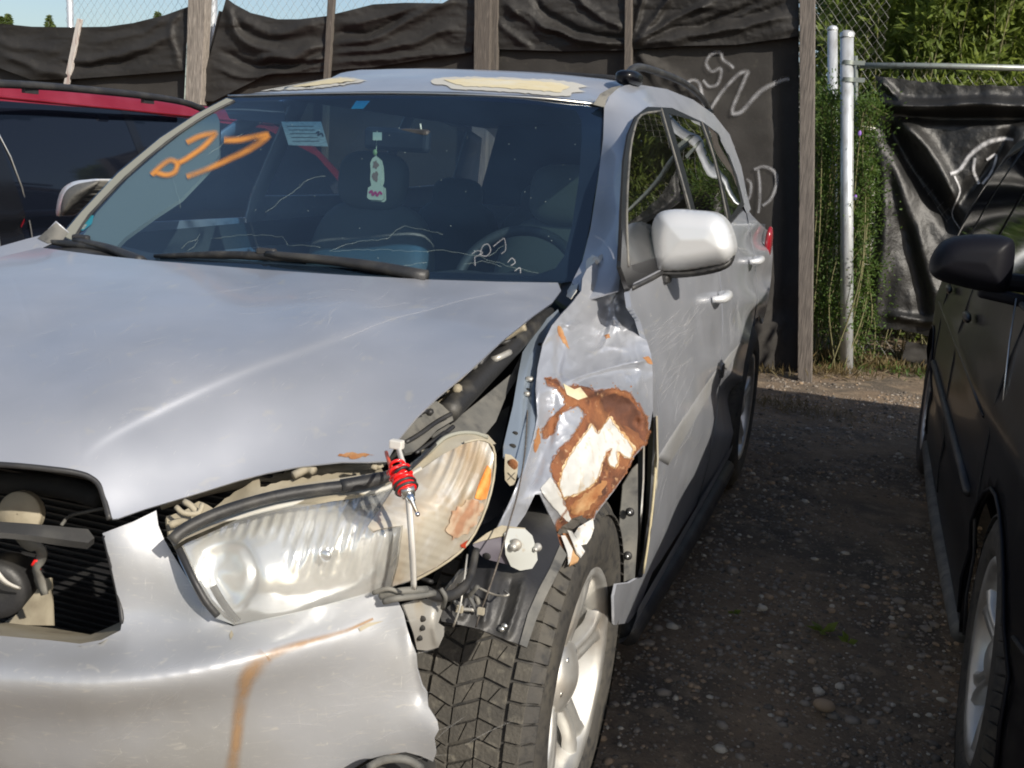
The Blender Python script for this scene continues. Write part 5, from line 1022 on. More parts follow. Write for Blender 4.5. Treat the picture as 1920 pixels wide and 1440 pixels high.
panel('bent_lip', jag([(1064, 545), (1074, 528), (1084, 530), (1080, 545), (1070, 560), (1062, 556)], .8, 3, 5), Surf([(1064, 545, 'Y', .36), (1084, 530, 'Y', .38), (1066, 558, 'Y', .30), (1076, 540, 'Y', .34)]), m_white, suv, sp=4, thick=.002)
# door edge, hinge pillar, splash-shield bolts in the gap behind the fender
tube('door_edge', pts((1182, 580, .46), (1200, 605, .47), (1213, 650, .47), (1224, 700, .47), (1229, 760, .475), (1231, 830, .48), (1226, 920, .49), (1216, 1010, .50), (1206, 1075, .51)), .0035, m_primer, fd, 6, 3)
panel('door_jamb', [(1216, 790), (1230, 780), (1232, 860), (1226, 960), (1212, 1060), (1204, 1084), (1200, 1080), (1208, 1000), (1213, 900)], Surf([(1216, 790, 'X', .90), (1231, 790, 'X', .95), (1226, 960, 'X', .945), (1208, 1000, 'X', .89), (1204, 1080, 'X', .90)]), m_tan, suv, sp=6)
panel('hinge_pillar', [(1196, 845), (1206, 830), (1205, 900), (1200, 980), (1194, 1082), (1188, 1088), (1191, 1000), (1196, 920)], Surf([(1196, 845, 'X', .89), (1206, 840, 'X', .92), (1200, 980, 'X', .92), (1190, 1080, 'X', .90), (1191, 980, 'X', .89)]), m_galv, suv, sp=6)
panel('splash_shield', [(1168, 910), (1186, 880), (1196, 870), (1196, 1000), (1190, 1086), (1160, 1100), (1150, 1120), (1150, 1060), (1160, 1000)], Surf([(1168, 910, 'Y', .42), (1196, 880, 'Y', .44), (1190, 1086, 'Y', .44), (1150, 1120, 'Y', .40), (1160, 1000, 'Y', .40)]), m_greyplas, suv, sp=7)
for px, py in ((1181, 960), (1177, 1042), (1158, 1112)):
    c = P(px, py, 'Y', .40); v, f = ellips(c, (.011, .008, .011), 12, 8); b = mesh('bolt', v, f, m_black, suv); v, f = ellips(c+np.array([0, -.006, 0]), (.005, .005, .005), 10, 6); mesh('bolt_head', v, f, m_chromed, b)
# --- front wheel, liner
fwh = wheel(suv, (.808, .0, .362), .372, .25, .222, 1, R(0.6), True, None, 5, rot0=.15)
def linerv(r0, x0, x1, a0, a1, y0=0., z0=.37, rib=.006):
    v = []; f = []; n = 40; m = 11
    for i in range(n+1):
        a = R(a0+(a1-a0)*i/n)
        for j in range(m):
            x = x0+(x1-x0)*j/(m-1); rr = r0+.012*math.sin(j*1.3)*1+(.02 if j == m-1 else 0); v.append((x, y0-rr*math.cos(a), z0+rr*math.sin(a)))
    for i in range(n):
        for j in range(m-1): f.append((i*m+j, i*m+j+1, (i+1)*m+j+1, (i+1)*m+j))
    return np.array(v), f
v, f = linerv(.42, .55, .84, 60, 185); o = mesh('wheel_liner', v, f, m_black, suv); o.modifiers.new('s', 'SOLIDIFY').thickness = .004
lnS = Surf([(905, 950, 'Y', -.12), (1010, 930, 'Y', -.10), (1062, 1030, 'Y', -.215), (1020, 1120, 'Y', -.36), (985, 1208, 'Y', -.43), (870, 1172, 'Y', -.45), (835, 1140, 'Y', -.45), (880, 1060, 'Y', -.36), (940, 1060, 'Y', -.34), (960, 1000, 'Y', -.24)])
lnS.disp = lambda xy: ridge(xy, [(925, 1060), (915, 1120), (905, 1180)], .010, 8)+ridge(xy, [(960, 1080), (945, 1140), (930, 1190)], -.008, 8)+ridge(xy, [(985, 1080), (965, 1150), (948, 1200)], .010, 7)+ridge(xy, [(880, 1085), (872, 1130), (862, 1165)], .008, 8)+.002*nz(xy, 30, 30, 4)
lf_ = panel('liner_flap', [(905, 960), (960, 930), (1012, 925), (1040, 985), (1050, 1020), (1062, 1040), (1040, 1080), (1020, 1120), (1003, 1165), (986, 1213), (950, 1200), (900, 1180), (865, 1172), (828, 1165), (824, 1150), (850, 1130), (870, 1080), (880, 1020)], lnS, m_black, suv, sp=6, thick=.004)
panel('liner_edge', [(1050, 1022), (1063, 1040), (1042, 1082), (1022, 1122), (1004, 1166), (988, 1214), (974, 1208), (990, 1150), (1010, 1105), (1030, 1068)], lnS, m_greyplas, lf_, sp=6, off=.004, thick=.003)
for px, py in ((946, 1174), (940, 1180)):
    v, f = ellips(lnS(np.array([(px, py)]), .004)[0], (.006, .004, .005), 8, 6); mesh('rivet', v, f, m_chromed, lf_)
# --- bumper
bc = [(0, 1200, 'Y', -.865), (150, 1213, 'Y', -.84), (225, 1180, 'Y', -.80), (300, 1180, 'Y', -.785), (430, 1182, 'Y', -.768), (560, 1160, 'Y', -.712), (720, 1106, 'Y', -.62), (0, 1275, 'Y', -.932), (150, 1278, 'Y', -.912), (280, 1272, 'Y', -.872), (430, 1238, 'Y', -.818), (560, 1203, 'Y', -.751), (700, 1164, 'Y', -.656), (760, 1160, 'Y', -.60),
      (0, 1440, 'Y', -.87), (200, 1440, 'Y', -.85), (430, 1400, 'Y', -.78), (600, 1350, 'Y', -.71), (760, 1300, 'Y', -.63), (815, 1370, 'Y', -.61), (800, 1430, 'Y', -.585), (0, -.76, .3), (.4, -.72, .3), (.7, -.62, .3), (.86, -.53, .35), (-.4, -.72, .3), (-.45, -.88, .66), (-.45, -.80, .71), (293, 958, 'Y', -.735), (200, 1003, 'Y', -.785), (215, 1090, 'Y', -.79), (300, 1080, 'Y', -.765), (385, 1140, 'Y', -.765)]
def row_(*a): return [(float(q[0]), float(q[1]), 'Y', float(q[2])) for q in smooth(a, 4)]
bc = [q for q in bc if not (len(q) == 4 and (q[0], q[1]) in {(0, 1275), (150, 1278), (280, 1272), (430, 1238), (560, 1203), (700, 1164), (760, 1160), (0, 1200), (150, 1213), (430, 1182), (560, 1160), (720, 1106), (0, 1440), (200, 1440), (430, 1400), (600, 1350), (760, 1300)})]
bc += row_((-200, 1270, -.945), (0, 1275, -.932), (150, 1278, -.912), (280, 1268, -.876), (430, 1238, -.820), (560, 1203, -.753), (700, 1164, -.660), (760, 1152, -.605))
bc += row_((-200, 1340, -.915), (0, 1345, -.90), (200, 1345, -.872), (430, 1310, -.80), (600, 1265, -.722), (780, 1230, -.618))
bc += row_((-200, 1195, -.885), (0, 1200, -.868), (150, 1208, -.842), (300, 1200, -.80), (430, 1184, -.768), (560, 1160, -.712), (720, 1106, -.62))
bc += row_((0, 1440, -.865), (200, 1440, -.84), (430, 1400, -.775), (600, 1350, -.705), (790, 1310, -.61))
bumS = Surf(bc, 3e-4)
bumS.disp = lambda xy: .0012*nz(xy, 120, 80, 61)+ridge(xy, [(760, 1170), (770, 1240), (790, 1320)], -.006, 12)+.0002*nz(xy, 16, 16, 62)
bum_out = [(196, 1010), (192, 1000), (250, 978), (293, 957), (297, 985), (308, 1012), (330, 1050), (352, 1085), (382, 1135), (405, 1158), (436, 1174), (480, 1164), (560, 1147), (640, 1126), (690, 1112), (722, 1105), (748, 1130), (757, 1150), (762, 1172), (770, 1200), (781, 1228), (782, 1255), (791, 1288), (800, 1300), (803, 1325), (820, 1352), (823, 1368), (814, 1385), (818, 1412), (812, 1428), (790, 1418), (760, 1410), (720, 1416), (690, 1424), (655, 1446), (640, 1500), (600, 1800), (0, 2100), (-600, 2000), (-600, 1300), (-200, 1190), (0, 1192), (90, 1200), (150, 1207), (190, 1200), (226, 1182), (229, 1165), (222, 1125), (208, 1060)]
bu = panel('bumper', bum_out, bumS, m_silver2, suv, sp=9, thick=.005); bu['label'] = 'torn scuffed silver front bumper cover with a brown drip stain'
for i, (p, w_, mt_) in enumerate([([(700, 1160), (650, 1182), (590, 1200), (540, 1215), (500, 1232)], [8, 12, 18, 24, 30], None), ([(500, 1228), (480, 1250), (460, 1280), (448, 1340), (442, 1400), (430, 1470)], [44, 54, 46, 38, 34, 44], None)]):
    ribbon('brown_stain', p, w_, bumS, spraymat('brown_stain', (.36, .22, .11), 1., .75, .7, 22), bu, off=.0015, seed=i)
for k, a in enumerate([(130, 1280, 22, 24, (40, 6), 5), (60, 1330, 16, 24, (40, 20), 10), (290, 1340, 12, 70, (30, 30), -50), (430, 1250, 10, 60, (60, 10), -25), (640, 1300, 22, 110, (80, 40), -8), (650, 1380, 16, 90, (80, 30), -20), (170, 1340, 8, 16, (40, 20), 85), (560, 1250, 10, 60, (70, 30), -35), (330, 1400, 12, 60, (80, 30), -45), (700, 1172, 10, 30, (26, 8), -15), (120, 1400, 16, 60, (100, 30), -8)]): scuffs(*a, bumS, bu, seed=60+k)
for i, p in enumerate([[(672, 1178), (690, 1168), (720, 1164), (690, 1176), (676, 1184)], [(434, 1181), (438, 1190), (432, 1200), (430, 1190)]]): panel('paint_chip', p, bumS, m_tan, bu, sp=4, off=.002, thick=0)
panel('fog_lamp_recess', [(640, 1460), (700, 1424), (760, 1410), (815, 1424), (830, 1500), (700, 1640)], Surf([(640, 1460, 'Y', -.70), (700, 1424, 'Y', -.66), (815, 1424, 'Y', -.56), (830, 1500, 'Y', -.56), (700, 1640, 'Y', -.70)]), m_darkbay, suv, sp=14, thick=0)
tube('fog_lamp_ring', pts((690, 1440, -.70), (720, 1425, -.69), (760, 1424, -.68), (790, 1440, -.66)), .006, m_greyplas, suv, 8, 4)
# --- grille opening
edge = [(232, 1168), (225, 1125), (210, 1060), (196, 1000), (203, 972), (196, 938), (186, 910), (170, 895), (145, 886), (100, 879), (0, 870), (-200, 862)]
ge = Surf([(x, y, 'Y', -.80+.0) for x, y in edge[::2]]+[(0, 1200, 'Y', -.86), (100, 1000, 'Y', -.83), (-200, 1200, 'Y', -.88)])
tube('grille_surround', list(bumS(np.array([(230, 1170), (224, 1125), (209, 1060), (196, 1004)], float), -.003)), .0035, m_black, suv, 8, 4)
tube('grille_surround', list(hoodS(np.array([(206, 974), (197, 940), (187, 911), (171, 896), (146, 887), (100, 880), (0, 871), (-200, 863)], float), -.004)), .0045, m_black, suv, 8, 4)
panel('grille_sill', [(-300, 1160), (0, 1166), (100, 1178), (170, 1190), (200, 1178), (226, 1166), (228, 1182), (190, 1206), (150, 1212), (90, 1206), (0, 1196), (-300, 1190)], Surf([(0, 1166, 'Y', -.70), (0, 1196, 'Y', -.86), (170, 1190, 'Y', -.72), (150, 1212, 'Y', -.85), (228, 1182, 'Y', -.80), (226, 1166, 'Y', -.72), (-300, 1160, 'Y', -.72), (-300, 1190, 'Y', -.88)]), m_tan, suv, sp=14, thick=0)
bay = thing  # placeholder name keeps the helper above readable
mesh('radiator', *boxv((.05, -.50, .68), (.98, .04, .52)), m_darkbay, suv, False)
parts = [boxv((.05, -.53, .45+.0125*k), (.95, .008, .003)) for k in range(38)]
v, f = join(parts); o = mesh('radiator_fins', v, f, m_black, suv, False); o['kind'] = 'stuff'
tube('upper_brace', pts((-200, 900, -.62), (0, 905, -.62), (120, 915, -.60), (190, 935, -.60)), .018, m_darkbay, suv, 8, 3)
v, f = lathev([(-.012, .001), (-.012, .034), (-.006, .036), (0, .034), (.004, .036), (.008, .034), (.012, .012), (.012, .001)], 32); A = np.array(Matrix.Rotation(R(-75), 3, 'Z')@Matrix.Rotation(R(-10), 3, 'Y')); c = P(40, 962, 'Y', -.66)
hn = mesh('horn', v@A.T+c, f, m_tan, suv); v, f = lathev([(.013, .013), (.018, .011), (.018, .001)], 20); mesh('horn_boss', (v*np.array([-1, 1, 1]))@A.T+c, f, m_galv, hn)
gb = panel('grille_bar', [(-200, 980), (0, 978), (60, 982), (165, 992), (177, 1008), (165, 1018), (60, 1004), (0, 998), (-200, 1004)], Surf([(-200, 980, 'Y', -.80), (0, 978, 'Y', -.78), (165, 992, 'Y', -.74), (165, 1018, 'Y', -.76), (0, 998, 'Y', -.80), (60, 990, 'Y', -.79), (-200, 1004, 'Y', -.82)]), M('dark_grey_bar', (.045, .045, .045), rough=.6, mix=[((.09, .088, .08), 14, .5, .8)]), suv, sp=8, thick=.012)
ribbon3('broken_bracket', pts((30, 1004, -.77), (48, 1018, -.76), (72, 1030, -.75), (76, 1048, -.74), (66, 1066, -.74), (74, 1090, -.73), (82, 1116, -.73)), [.014, .022, .024, .016, .012, .018, .012], m_greyplas, gb, .004, 3)
v, f = lathev([(-.05, .001), (-.05, .030), (-.03, .042), (.02, .046), (.03, .044), (.032, .030), (.028, .001)], 28); A = np.array(Matrix.Rotation(R(-70), 3, 'Z')); c = P(8, 1095, 'Y', -.72)
lp = mesh('horn', v@A.T+c, f, m_black, suv); ribbon3('cable_band', [p+np.array([0, -.03, 0]) for p in pts((-40, 1000, -.76), (0, 1038, -.76), (20, 1060, -.76), (38, 1080, -.75), (62, 1092, -.73))], .011, m_ziptie, suv, .003, 4)
panel('condenser_panel', [(10, 1108), (60, 1088), (96, 1083), (100, 1172), (0, 1172), (34, 1150), (38, 1132)], Surf([(10, 1108, 'Y', -.60), (96, 1083, 'Y', -.58), (100, 1172, 'Y', -.62), (0, 1172, 'Y', -.64), (50, 1130, 'Y', -.61)]), m_tan, suv, sp=10, thick=.004)
tube('wire', pts((60, 1060, -.74), (68, 1050, -.74), (74, 1066, -.73), (70, 1082, -.73)), .0022, m_red_wire, suv, 6, 4)
tube('wire', pts((115, 985, -.66), (130, 968, -.64), (160, 960, -.62), (200, 952, -.60)), .003, m_greyplas, suv, 6, 4)
# --- engine bay behind
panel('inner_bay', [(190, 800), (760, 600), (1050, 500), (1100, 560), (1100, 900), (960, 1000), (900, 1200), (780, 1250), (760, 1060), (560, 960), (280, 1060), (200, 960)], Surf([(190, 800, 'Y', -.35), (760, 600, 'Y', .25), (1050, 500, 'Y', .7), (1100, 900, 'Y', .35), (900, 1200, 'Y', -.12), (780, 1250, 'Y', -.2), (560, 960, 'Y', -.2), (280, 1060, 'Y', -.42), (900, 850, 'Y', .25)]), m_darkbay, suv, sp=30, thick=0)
stS = Surf([(1036, 578, 'Y', .28), (1052, 590, 'Y', .28), (985, 640, 'Y', .12), (1020, 640, 'Y', .13), (975, 700, 'Y', .0), (1006, 700, 'Y', .02), (950, 860, 'Y', -.20), (985, 860, 'Y', -.17), (1000, 790, 'Y', -.09), (962, 780, 'Y', -.10)])
stS.disp = lambda xy: ridge(xy, [(1010, 640), (990, 720), (984, 800), (976, 880)], -.008, 6)
fs_ = panel('fender_strut', [(1022, 600), (1046, 580), (1052, 592), (1032, 620), (1016, 650), (1006, 690), (1004, 730), (1007, 780), (1000, 822), (986, 868), (975, 905), (968, 880), (958, 862), (944, 856), (944, 836), (950, 810), (962, 760), (972, 700), (980, 660), (1000, 630)], stS, m_bluesteel, suv, sp=5, thick=.004)
for px, py, r_ in ((1014, 646, .006), (966, 812, .005), (961, 836, .006), (990, 730, .004)):
    v, f = ellips(stS(np.array([(px, py)]), .002)[0], (r_*1.2, r_*.5, r_*.7), 12, 6); mesh('strut_hole', v, f, m_darkbay, fs_)
for px, py, r_ in ((993, 712, .009), (988, 740, .006)):
    c = stS(np.array([(px, py)]), .004)[0]; v, f = lathev([(-.002, .001), (-.002, r_), (.004, r_), (.006, r_*.5), (.006, .001)], 12); v = np.c_[v[:, 1], v[:, 2]*.9, v[:, 0]]; mesh('bolt', v+c, f, m_galv, fs_)
tgS = Surf([(945, 850, 'Y', -.26), (972, 862, 'Y', -.25), (968, 905, 'Y', -.28), (946, 890, 'Y', -.28), (958, 875, 'Y', -.27)])
tg = panel('paper_tag', [(947, 851), (958, 853), (972, 866), (970, 888), (965, 908), (956, 911), (947, 900), (946, 880)], tgS, m_tan, suv, sp=5, thick=.002)
c = tgS(np.array([(961, 871)]), .003)[0]; v, f = ellips(c, (.010, .003, .010), 14, 6); mesh('rusty_screw', v, f, m_rust, tg)
for p in ([(952, 886), (966, 900)], [(966, 886), (952, 900)]): v, f = tubev(tgS(np.array(p, float), .002), .0006, 4, 1); mesh('pencil_mark', v, f, m_woodd, tg)
tube('weather_seal', pts((838, 776, -.25), (880, 730, -.14), (930, 680, -.02), (975, 635, .10), (1010, 600, .22), (1032, 584, .30)), [.020, .022, .021, .019, .017, .010], m_blackrub, suv, 12, 4)
panel('wing_rail', [(792, 800), (830, 770), (850, 790), (900, 750), (960, 700), (980, 660), (976, 700), (950, 740), (930, 790), (905, 820), (870, 806), (830, 812), (815, 822)], Surf([(792, 800, 'Y', -.30), (850, 790, 'Y', -.22), (980, 660, 'Y', .10), (950, 740, 'Y', -.02), (905, 820, 'Y', -.2), (830, 812, 'Y', -.3), (900, 750, 'Y', -.1)]), m_greyplas, suv, sp=7, thick=.004)
panel('bay_cover', [(750, 805), (790, 765), (818, 752), (846, 770), (850, 788), (820, 806), (800, 826), (778, 846), (760, 850), (748, 830)], Surf([(750, 805, 'Y', -.40), (818, 752, 'Y', -.26), (850, 788, 'Y', -.26), (778, 846, 'Y', -.42), (800, 800, 'Y', -.33)]), m_greyplas, suv, sp=7, thick=.006)
for a_ in [[(770, 790, -.38), (785, 776, -.35), (800, 770, -.33)], [(760, 830, -.42), (790, 812, -.38), (820, 790, -.32), (846, 776, -.28)], [(780, 850, -.43), (800, 836, -.4), (830, 815, -.34), (850, 800, -.30)]]:
    tube('wire', pts(*a_), .004, m_black, suv, 6, 4)
for a_ in [[(890, 690, -.05), (900, 676, -.02), (920, 662, .02)], [(862, 720, -.12), (880, 700, -.08)], [(940, 650, .06), (950, 636, .1)]]:
    tube('cable_clip', pts(*a_), .007, m_tan, suv, 6, 3)
panel('strut_tower', [(905, 820), (940, 770), (956, 760), (948, 800), (940, 840), (930, 850)], Surf([(905, 820, 'Y', -.08), (956, 760, 'Y', .05), (930, 850, 'Y', -.1), (940, 800, 'Y', 0)]), m_greyplas, suv, sp=7)
# slot between hood lip and headlight
tube('panel_lip', pts((300, 945, -.62), (400, 915, -.56), (500, 898, -.52), (600, 884, -.50), (700, 874, -.46)), .010, m_tan, suv, 8, 4)
panel('lamp_carrier', jag([(312, 968), (345, 958), (372, 940), (400, 952), (430, 930), (470, 905), (484, 890), (488, 914), (540, 900), (640, 885), (715, 878), (722, 892), (640, 900), (560, 910), (480, 930), (420, 955), (350, 1005), (318, 1002)], 1.5, 9, 9), Surf([(312, 968, 'Y', -.70), (400, 950, 'Y', -.62), (484, 890, 'Y', -.57), (715, 878, 'Y', -.48), (722, 892, 'Y', -.50), (480, 930, 'Y', -.61), (350, 1005, 'Y', -.71), (600, 895, 'Y', -.53)]), m_tan, suv, sp=6, thick=.006)
for a_, r_ in [([(330, 950, -.72), (345, 962, -.72), (372, 962, -.71), (380, 944, -.70)], .004), ([(345, 940, -.70), (360, 950, -.70), (375, 970, -.70)], .005), ([(318, 985, -.73), (340, 978, -.72), (360, 985, -.72)], .006), ([(550, 892, -.57), (575, 880, -.55), (590, 884, -.55)], .007), ([(700, 880, -.52), (706, 866, -.51), (714, 878, -.51)], .006)]: tube('lamp_clip', pts(*a_), r_, m_tan, suv, 6, 3)
# --- headlight
hl_out = [(326, 1022), (350, 1008), (420, 978), (520, 950), (620, 932), (700, 922), (740, 908), (790, 878), (830, 850), (870, 830), (898, 824), (918, 830), (928, 852), (925, 900), (912, 950), (890, 1000), (862, 1035), (820, 1065), (770, 1092), (720, 1108), (660, 1124), (600, 1140), (520, 1158), (440, 1172), (405, 1158), (382, 1132), (358, 1090), (340, 1055)]
hlc = [(326, 1022, 'Y', -.765), (420, 978, 'Y', -.715), (620, 932, 'Y', -.62), (740, 905, 'Y', -.545), (870, 828, 'Y', -.44), (920, 832, 'Y', -.40), (926, 900, 'Y', -.40), (895, 1000, 'Y', -.44), (820, 1062, 'Y', -.53), (720, 1106, 'Y', -.62), (600, 1140, 'Y', -.70), (440, 1172, 'Y', -.765), (360, 1090, 'Y', -.785), (480, 1060, 'Y', -.78), (600, 1030, 'Y', -.74), (720, 1000, 'Y', -.665), (820, 950, 'Y', -.56), (880, 900, 'Y', -.48)]
hlS = Surf(hlc, 1e-5)
hb = Surf(hlc, 1e-5)
def hbd(xy):
    x, y = xy[:, 0], xy[:, 1]; d = np.full(len(x), -.035)
    bowl = np.exp(-(((x-590)/115)**2+((y-1035)/72)**2)**1.6); d = d-.035*bowl
    d = d-.03*np.exp(-(((x-430)/50)**2+((y-1075)/55)**2)**2)
    sw = lambda t: t-np.floor(t)
    hs0 = np.floor((x+y*.3)/11.)
    cx_, cy_ = np.floor((x+y*.3)/11.), np.floor((y+hs0*9)/46.); hsh = lambda a, b: sw(np.sin(a*12.9898+b*78.233)*43758.5453)-.5
    reg = (x > 540)*(x < 745)*(y < 1110)
    fl_ = np.sin((x+y*.35)/3.3)*.0022*np.clip((1015-y)/30, 0, 1)*np.clip((600-x)/30, 0, 1)+(np.sin((x+y*.3)/3.6)*.0020+.005*nz(xy, 34, 60, 91)+.003*nz(xy, 16, 40, 92))*np.clip((x-520)/40, 0, 1)*np.clip((1090-y)/40, 0, 1)
    fac = .0015*nz(xy, 30, 24, 77); return d+fl_+fac*(x < 720)
hb.disp = hbd
m_refl = M('reflector', (.95, .95, .94), rough=.22, metal=.72, mix=[((.6, .58, .52), 14, .5, .8)])
hl = panel('headlight', [(x*.985+600*.015, y*.985+1020*.015) for x, y in hl_out], hb, m_refl, suv, sp=2.8, thick=.004)
hl['label'] = 'hazy headlight hanging out of place, rust stained at its outer end'
m_amber = M('amber_reflector', (.75, .22, .04), rough=.45, coat=.3, mix=[((.8, .4, .12), 30, .5, .7)])
m_lensA = glassmat('headlight_lens', (.93, .94, .93), dirt=.20, veil_col=(.9, .9, .86), rough=.04, dscale=9)
def marker(xy):
    x, y = xy[:, 0], xy[:, 1]
    # ribs follow the outer curve of the lamp
    rr = np.hypot((x-560)/1.0, (y-760)/1.0); return .004+.0034*np.sin(rr/3.0)*np.clip((975-y)/60, 0, 1)*np.clip((x-800)/50, 0, 1)+.0004*np.sin((y-.35*x)/2.6)*(y >= 940)+.002*nz(xy, 30, 20, 8)
mkS = Surf(hlc, 1e-5); mkS.disp = marker
mk_out = [(690, 986), (722, 940), (742, 910), (790, 880), (830, 852), (870, 832), (898, 826), (916, 832), (926, 852), (923, 900), (910, 950), (888, 1000), (860, 1034), (820, 1062), (770, 1088), (735, 1100), (746, 1060), (752, 1020), (756, 985), (720, 990), (700, 996)]
m_mark = M('hazy_marker', (.62, .57, .47), rough=.28, metal=.35, coat=.6, mix=[((.48, .36, .23), 9, .42, .68, (1, 1, 1), .5), ((.75, .73, .68), 24, .5, .75)], bump=[(60, .05)])
mk = panel('side_marker', mk_out, mkS, m_mark, hl, sp=4, thick=.004)
panel('amber_reflector', [(914, 872), (921, 880), (920, 905), (912, 935), (902, 938), (890, 934), (896, 912), (908, 885)], mkS, m_amber, mk, sp=4, off=.003, thick=0)
for k, q in enumerate([[(870, 940), (890, 936), (905, 945), (895, 975), (875, 1000), (850, 1010), (835, 990), (850, 960)], [(868, 1018), (876, 1014), (872, 1026), (862, 1032), (862, 1024)]]): panel('rust_stain', jag(q, 4, k, 5), mkS, M('thin_rust_stain', (.42, .23, .14), rough=.4, coat=.4, mix=[((.55, .42, .3), 30, .42, .62)]) if k == 0 else M('red_smear', (.4, .05, .02), rough=.5), mk, sp=4, off=.004, thick=0)
for cx, cy, r_, d_ in ((610, 1042, .009, -.05),):
    c = hlS(np.array([(cx, cy)], float), d_)[0]; v, f = ellips(c, (r_, r_*.6, r_), 28, 16); bl = mesh('lamp_bulb' if cx > 500 else 'projector_bowl', v, f, m_chrome if cx > 500 else M('projector_glass', (.45, .46, .45), rough=.15, metal=.6), hl)
panel('bezel', [(326, 1022), (340, 1015), (356, 1052), (372, 1088), (394, 1128), (420, 1158), (440, 1172), (405, 1160), (380, 1134), (356, 1092), (338, 1056)], hlS, m_chromed, hl, sp=5, off=-.004, thick=.006)
tube('bezel_strip', list(hlS(np.array([(332, 1022), (348, 1055), (366, 1092), (388, 1130), (408, 1154)], float), .002)), .005, m_black, hl, 8, 4)
ribbon3('inner_bar', list(hlS(np.array([(398, 1100), (412, 1125), (430, 1150), (445, 1166)], float), -.012)), .010, m_black, hl, .004, 3)
panel('lens', hl_out[:7]+[(722, 940), (690, 986), (702, 996), (756, 986), (752, 1020), (746, 1060), (735, 1102)]+hl_out[19:], hlS, m_lensA, hl, sp=9, thick=0)
tube('lens_rim', list(hlS(np.array(hl_out[9:19], float), .0)), .0022, m_tan, hl, 8, 2)
tube('lens_rim', list(hlS(np.array(hl_out[0:8], float), .002)), .0035, m_primer_edge, hl, 8, 2)
# lamp housing lip + gasket hose on top
hsS = Surf([(318, 1012, 'Y', -.77), (400, 960, 'Y', -.70), (520, 920, 'Y', -.64), (700, 890, 'Y', -.54), (780, 860, 'Y', -.49), (840, 815, 'Y', -.42), (880, 808, 'Y', -.38), (925, 830, 'Y', -.36), (330, 1020, 'Y', -.78), (620, 925, 'Y', -.63), (800, 880, 'Y', -.50), (880, 826, 'Y', -.42)])
panel('lamp_housing', [(318, 1010), (345, 985), (400, 955), (470, 930), (560, 908), (640, 896), (720, 884), (768, 870), (800, 845), (830, 820), (858, 810), (890, 809), (915, 815), (930, 832), (920, 834), (898, 826), (870, 832), (830, 853), (790, 880), (740, 910), (700, 924), (620, 934), (520, 952), (420, 980), (350, 1010), (326, 1024)], hsS, m_tan, hl, sp=6, thick=.006)
tube('housing_bead', list(hsS(np.array([(778, 868), (806, 846), (832, 822), (860, 812), (890, 812), (914, 820)], float), .006)), .0035, m_beige, hl, 6, 4)
tube('gasket_hose', pts((322, 1014, -.80), (350, 990, -.78), (410, 962, -.745), (480, 940, -.71), (540, 926, -.68), (600, 917, -.65), (650, 911, -.625)), .0088, m_blackrub, suv, 10, 4)
tube('gasket_hose', pts((640, 912, -.632), (680, 905, -.61), (710, 898, -.59), (738, 890, -.57)), [.0105, .0105, .010, .007], m_blackrub, suv, 10, 4)
# --- struts, brackets and wires under the lamp
frameS = Surf([(760, 1135, 'Y', -.60), (830, 1125, 'Y', -.50), (828, 1215, 'Y', -.50), (780, 1218, 'Y', -.55), (800, 1160, 'Y', -.56), (880, 1080, 'Y', -.44)])
frameS.disp = lambda xy: ridge(xy, [(820, 1130), (815, 1180), (822, 1215)], .012, 8)
fr_ = panel('bumper_support', [(757, 1135), (780, 1126), (812, 1122), (836, 1108), (866, 1070), (880, 1066), (876, 1084), (846, 1120), (834, 1130), (822, 1168), (834, 1176), (832, 1192), (822, 1214), (800, 1220), (782, 1218), (776, 1190), (766, 1160)], frameS, m_galv, suv, sp=5, thick=.005)
for px, py in ((792, 1160), (791, 1177), (786, 1196), (792, 1118)):
    v, f = ellips(frameS(np.array([(px, py)]), .002)[0], (.006, .003, .005), 10, 6); mesh('bolt_hole', v, f, m_darkbay, fr_)
m_zinc = M('painted_bracket', (.48, .49, .46), rough=.5, metal=.15, mix=[((.4, .3, .18), 30, .62, .72)])
brS = Surf([(886, 1020, 'Y', -.40), (960, 990, 'Y', -.34), (1004, 1010, 'Y', -.30), (1000, 1060, 'Y', -.32), (950, 1062, 'Y', -.37), (960, 1025, 'Y', -.37)])
br = panel('bolted_bracket', [(946, 1000), (956, 990), (985, 992), (998, 1004), (1006, 1030), (1008, 1050), (998, 1066), (975, 1070), (958, 1062), (948, 1040)], brS, m_zinc, suv, sp=4, off=.012, thick=.004)
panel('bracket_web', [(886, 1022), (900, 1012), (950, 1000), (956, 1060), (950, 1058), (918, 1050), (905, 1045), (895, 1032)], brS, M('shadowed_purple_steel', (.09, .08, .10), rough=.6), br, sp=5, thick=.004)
panel('bracket_flange', [(886, 1020), (912, 1000), (940, 985), (985, 990), (985, 996), (950, 1003), (905, 1014)], brS, m_tan, br, sp=5, off=.004, thick=.004)
for px, py, r_ in ((964, 1024, .0065), (1006, 1028, .0045)):
    c = brS(np.array([(px, py)]), .020)[0]; v, f = lathev([(.008, .001), (.008, r_*1.6), (.004, r_*1.6), (.002, r_), (-.006, r_), (-.010, r_*.5), (-.010, .001)], 14); v = np.c_[v[:, 1], v[:, 0], v[:, 2]]; mesh('bolt', v+c, f, m_galv, br)
v, f = ellips(brS(np.array([(913, 1043)]), .006)[0], (.007, .002, .006), 12, 6); mesh('bolt_hole', v, f, m_darkbay, br)
tube('tie_wire', pts((1000, 560+0, .1), (1002, 600, .06)) if False else pts((990, 740, -.02), (988, 790, -.10), (984, 850, -.20), (972, 920, -.32), (955, 980, -.40), (935, 1050, -.47), (915, 1110, -.50), (902, 1144, -.50), (892, 1176, -.50)), .0014, m_woodd, suv, 6, 3)
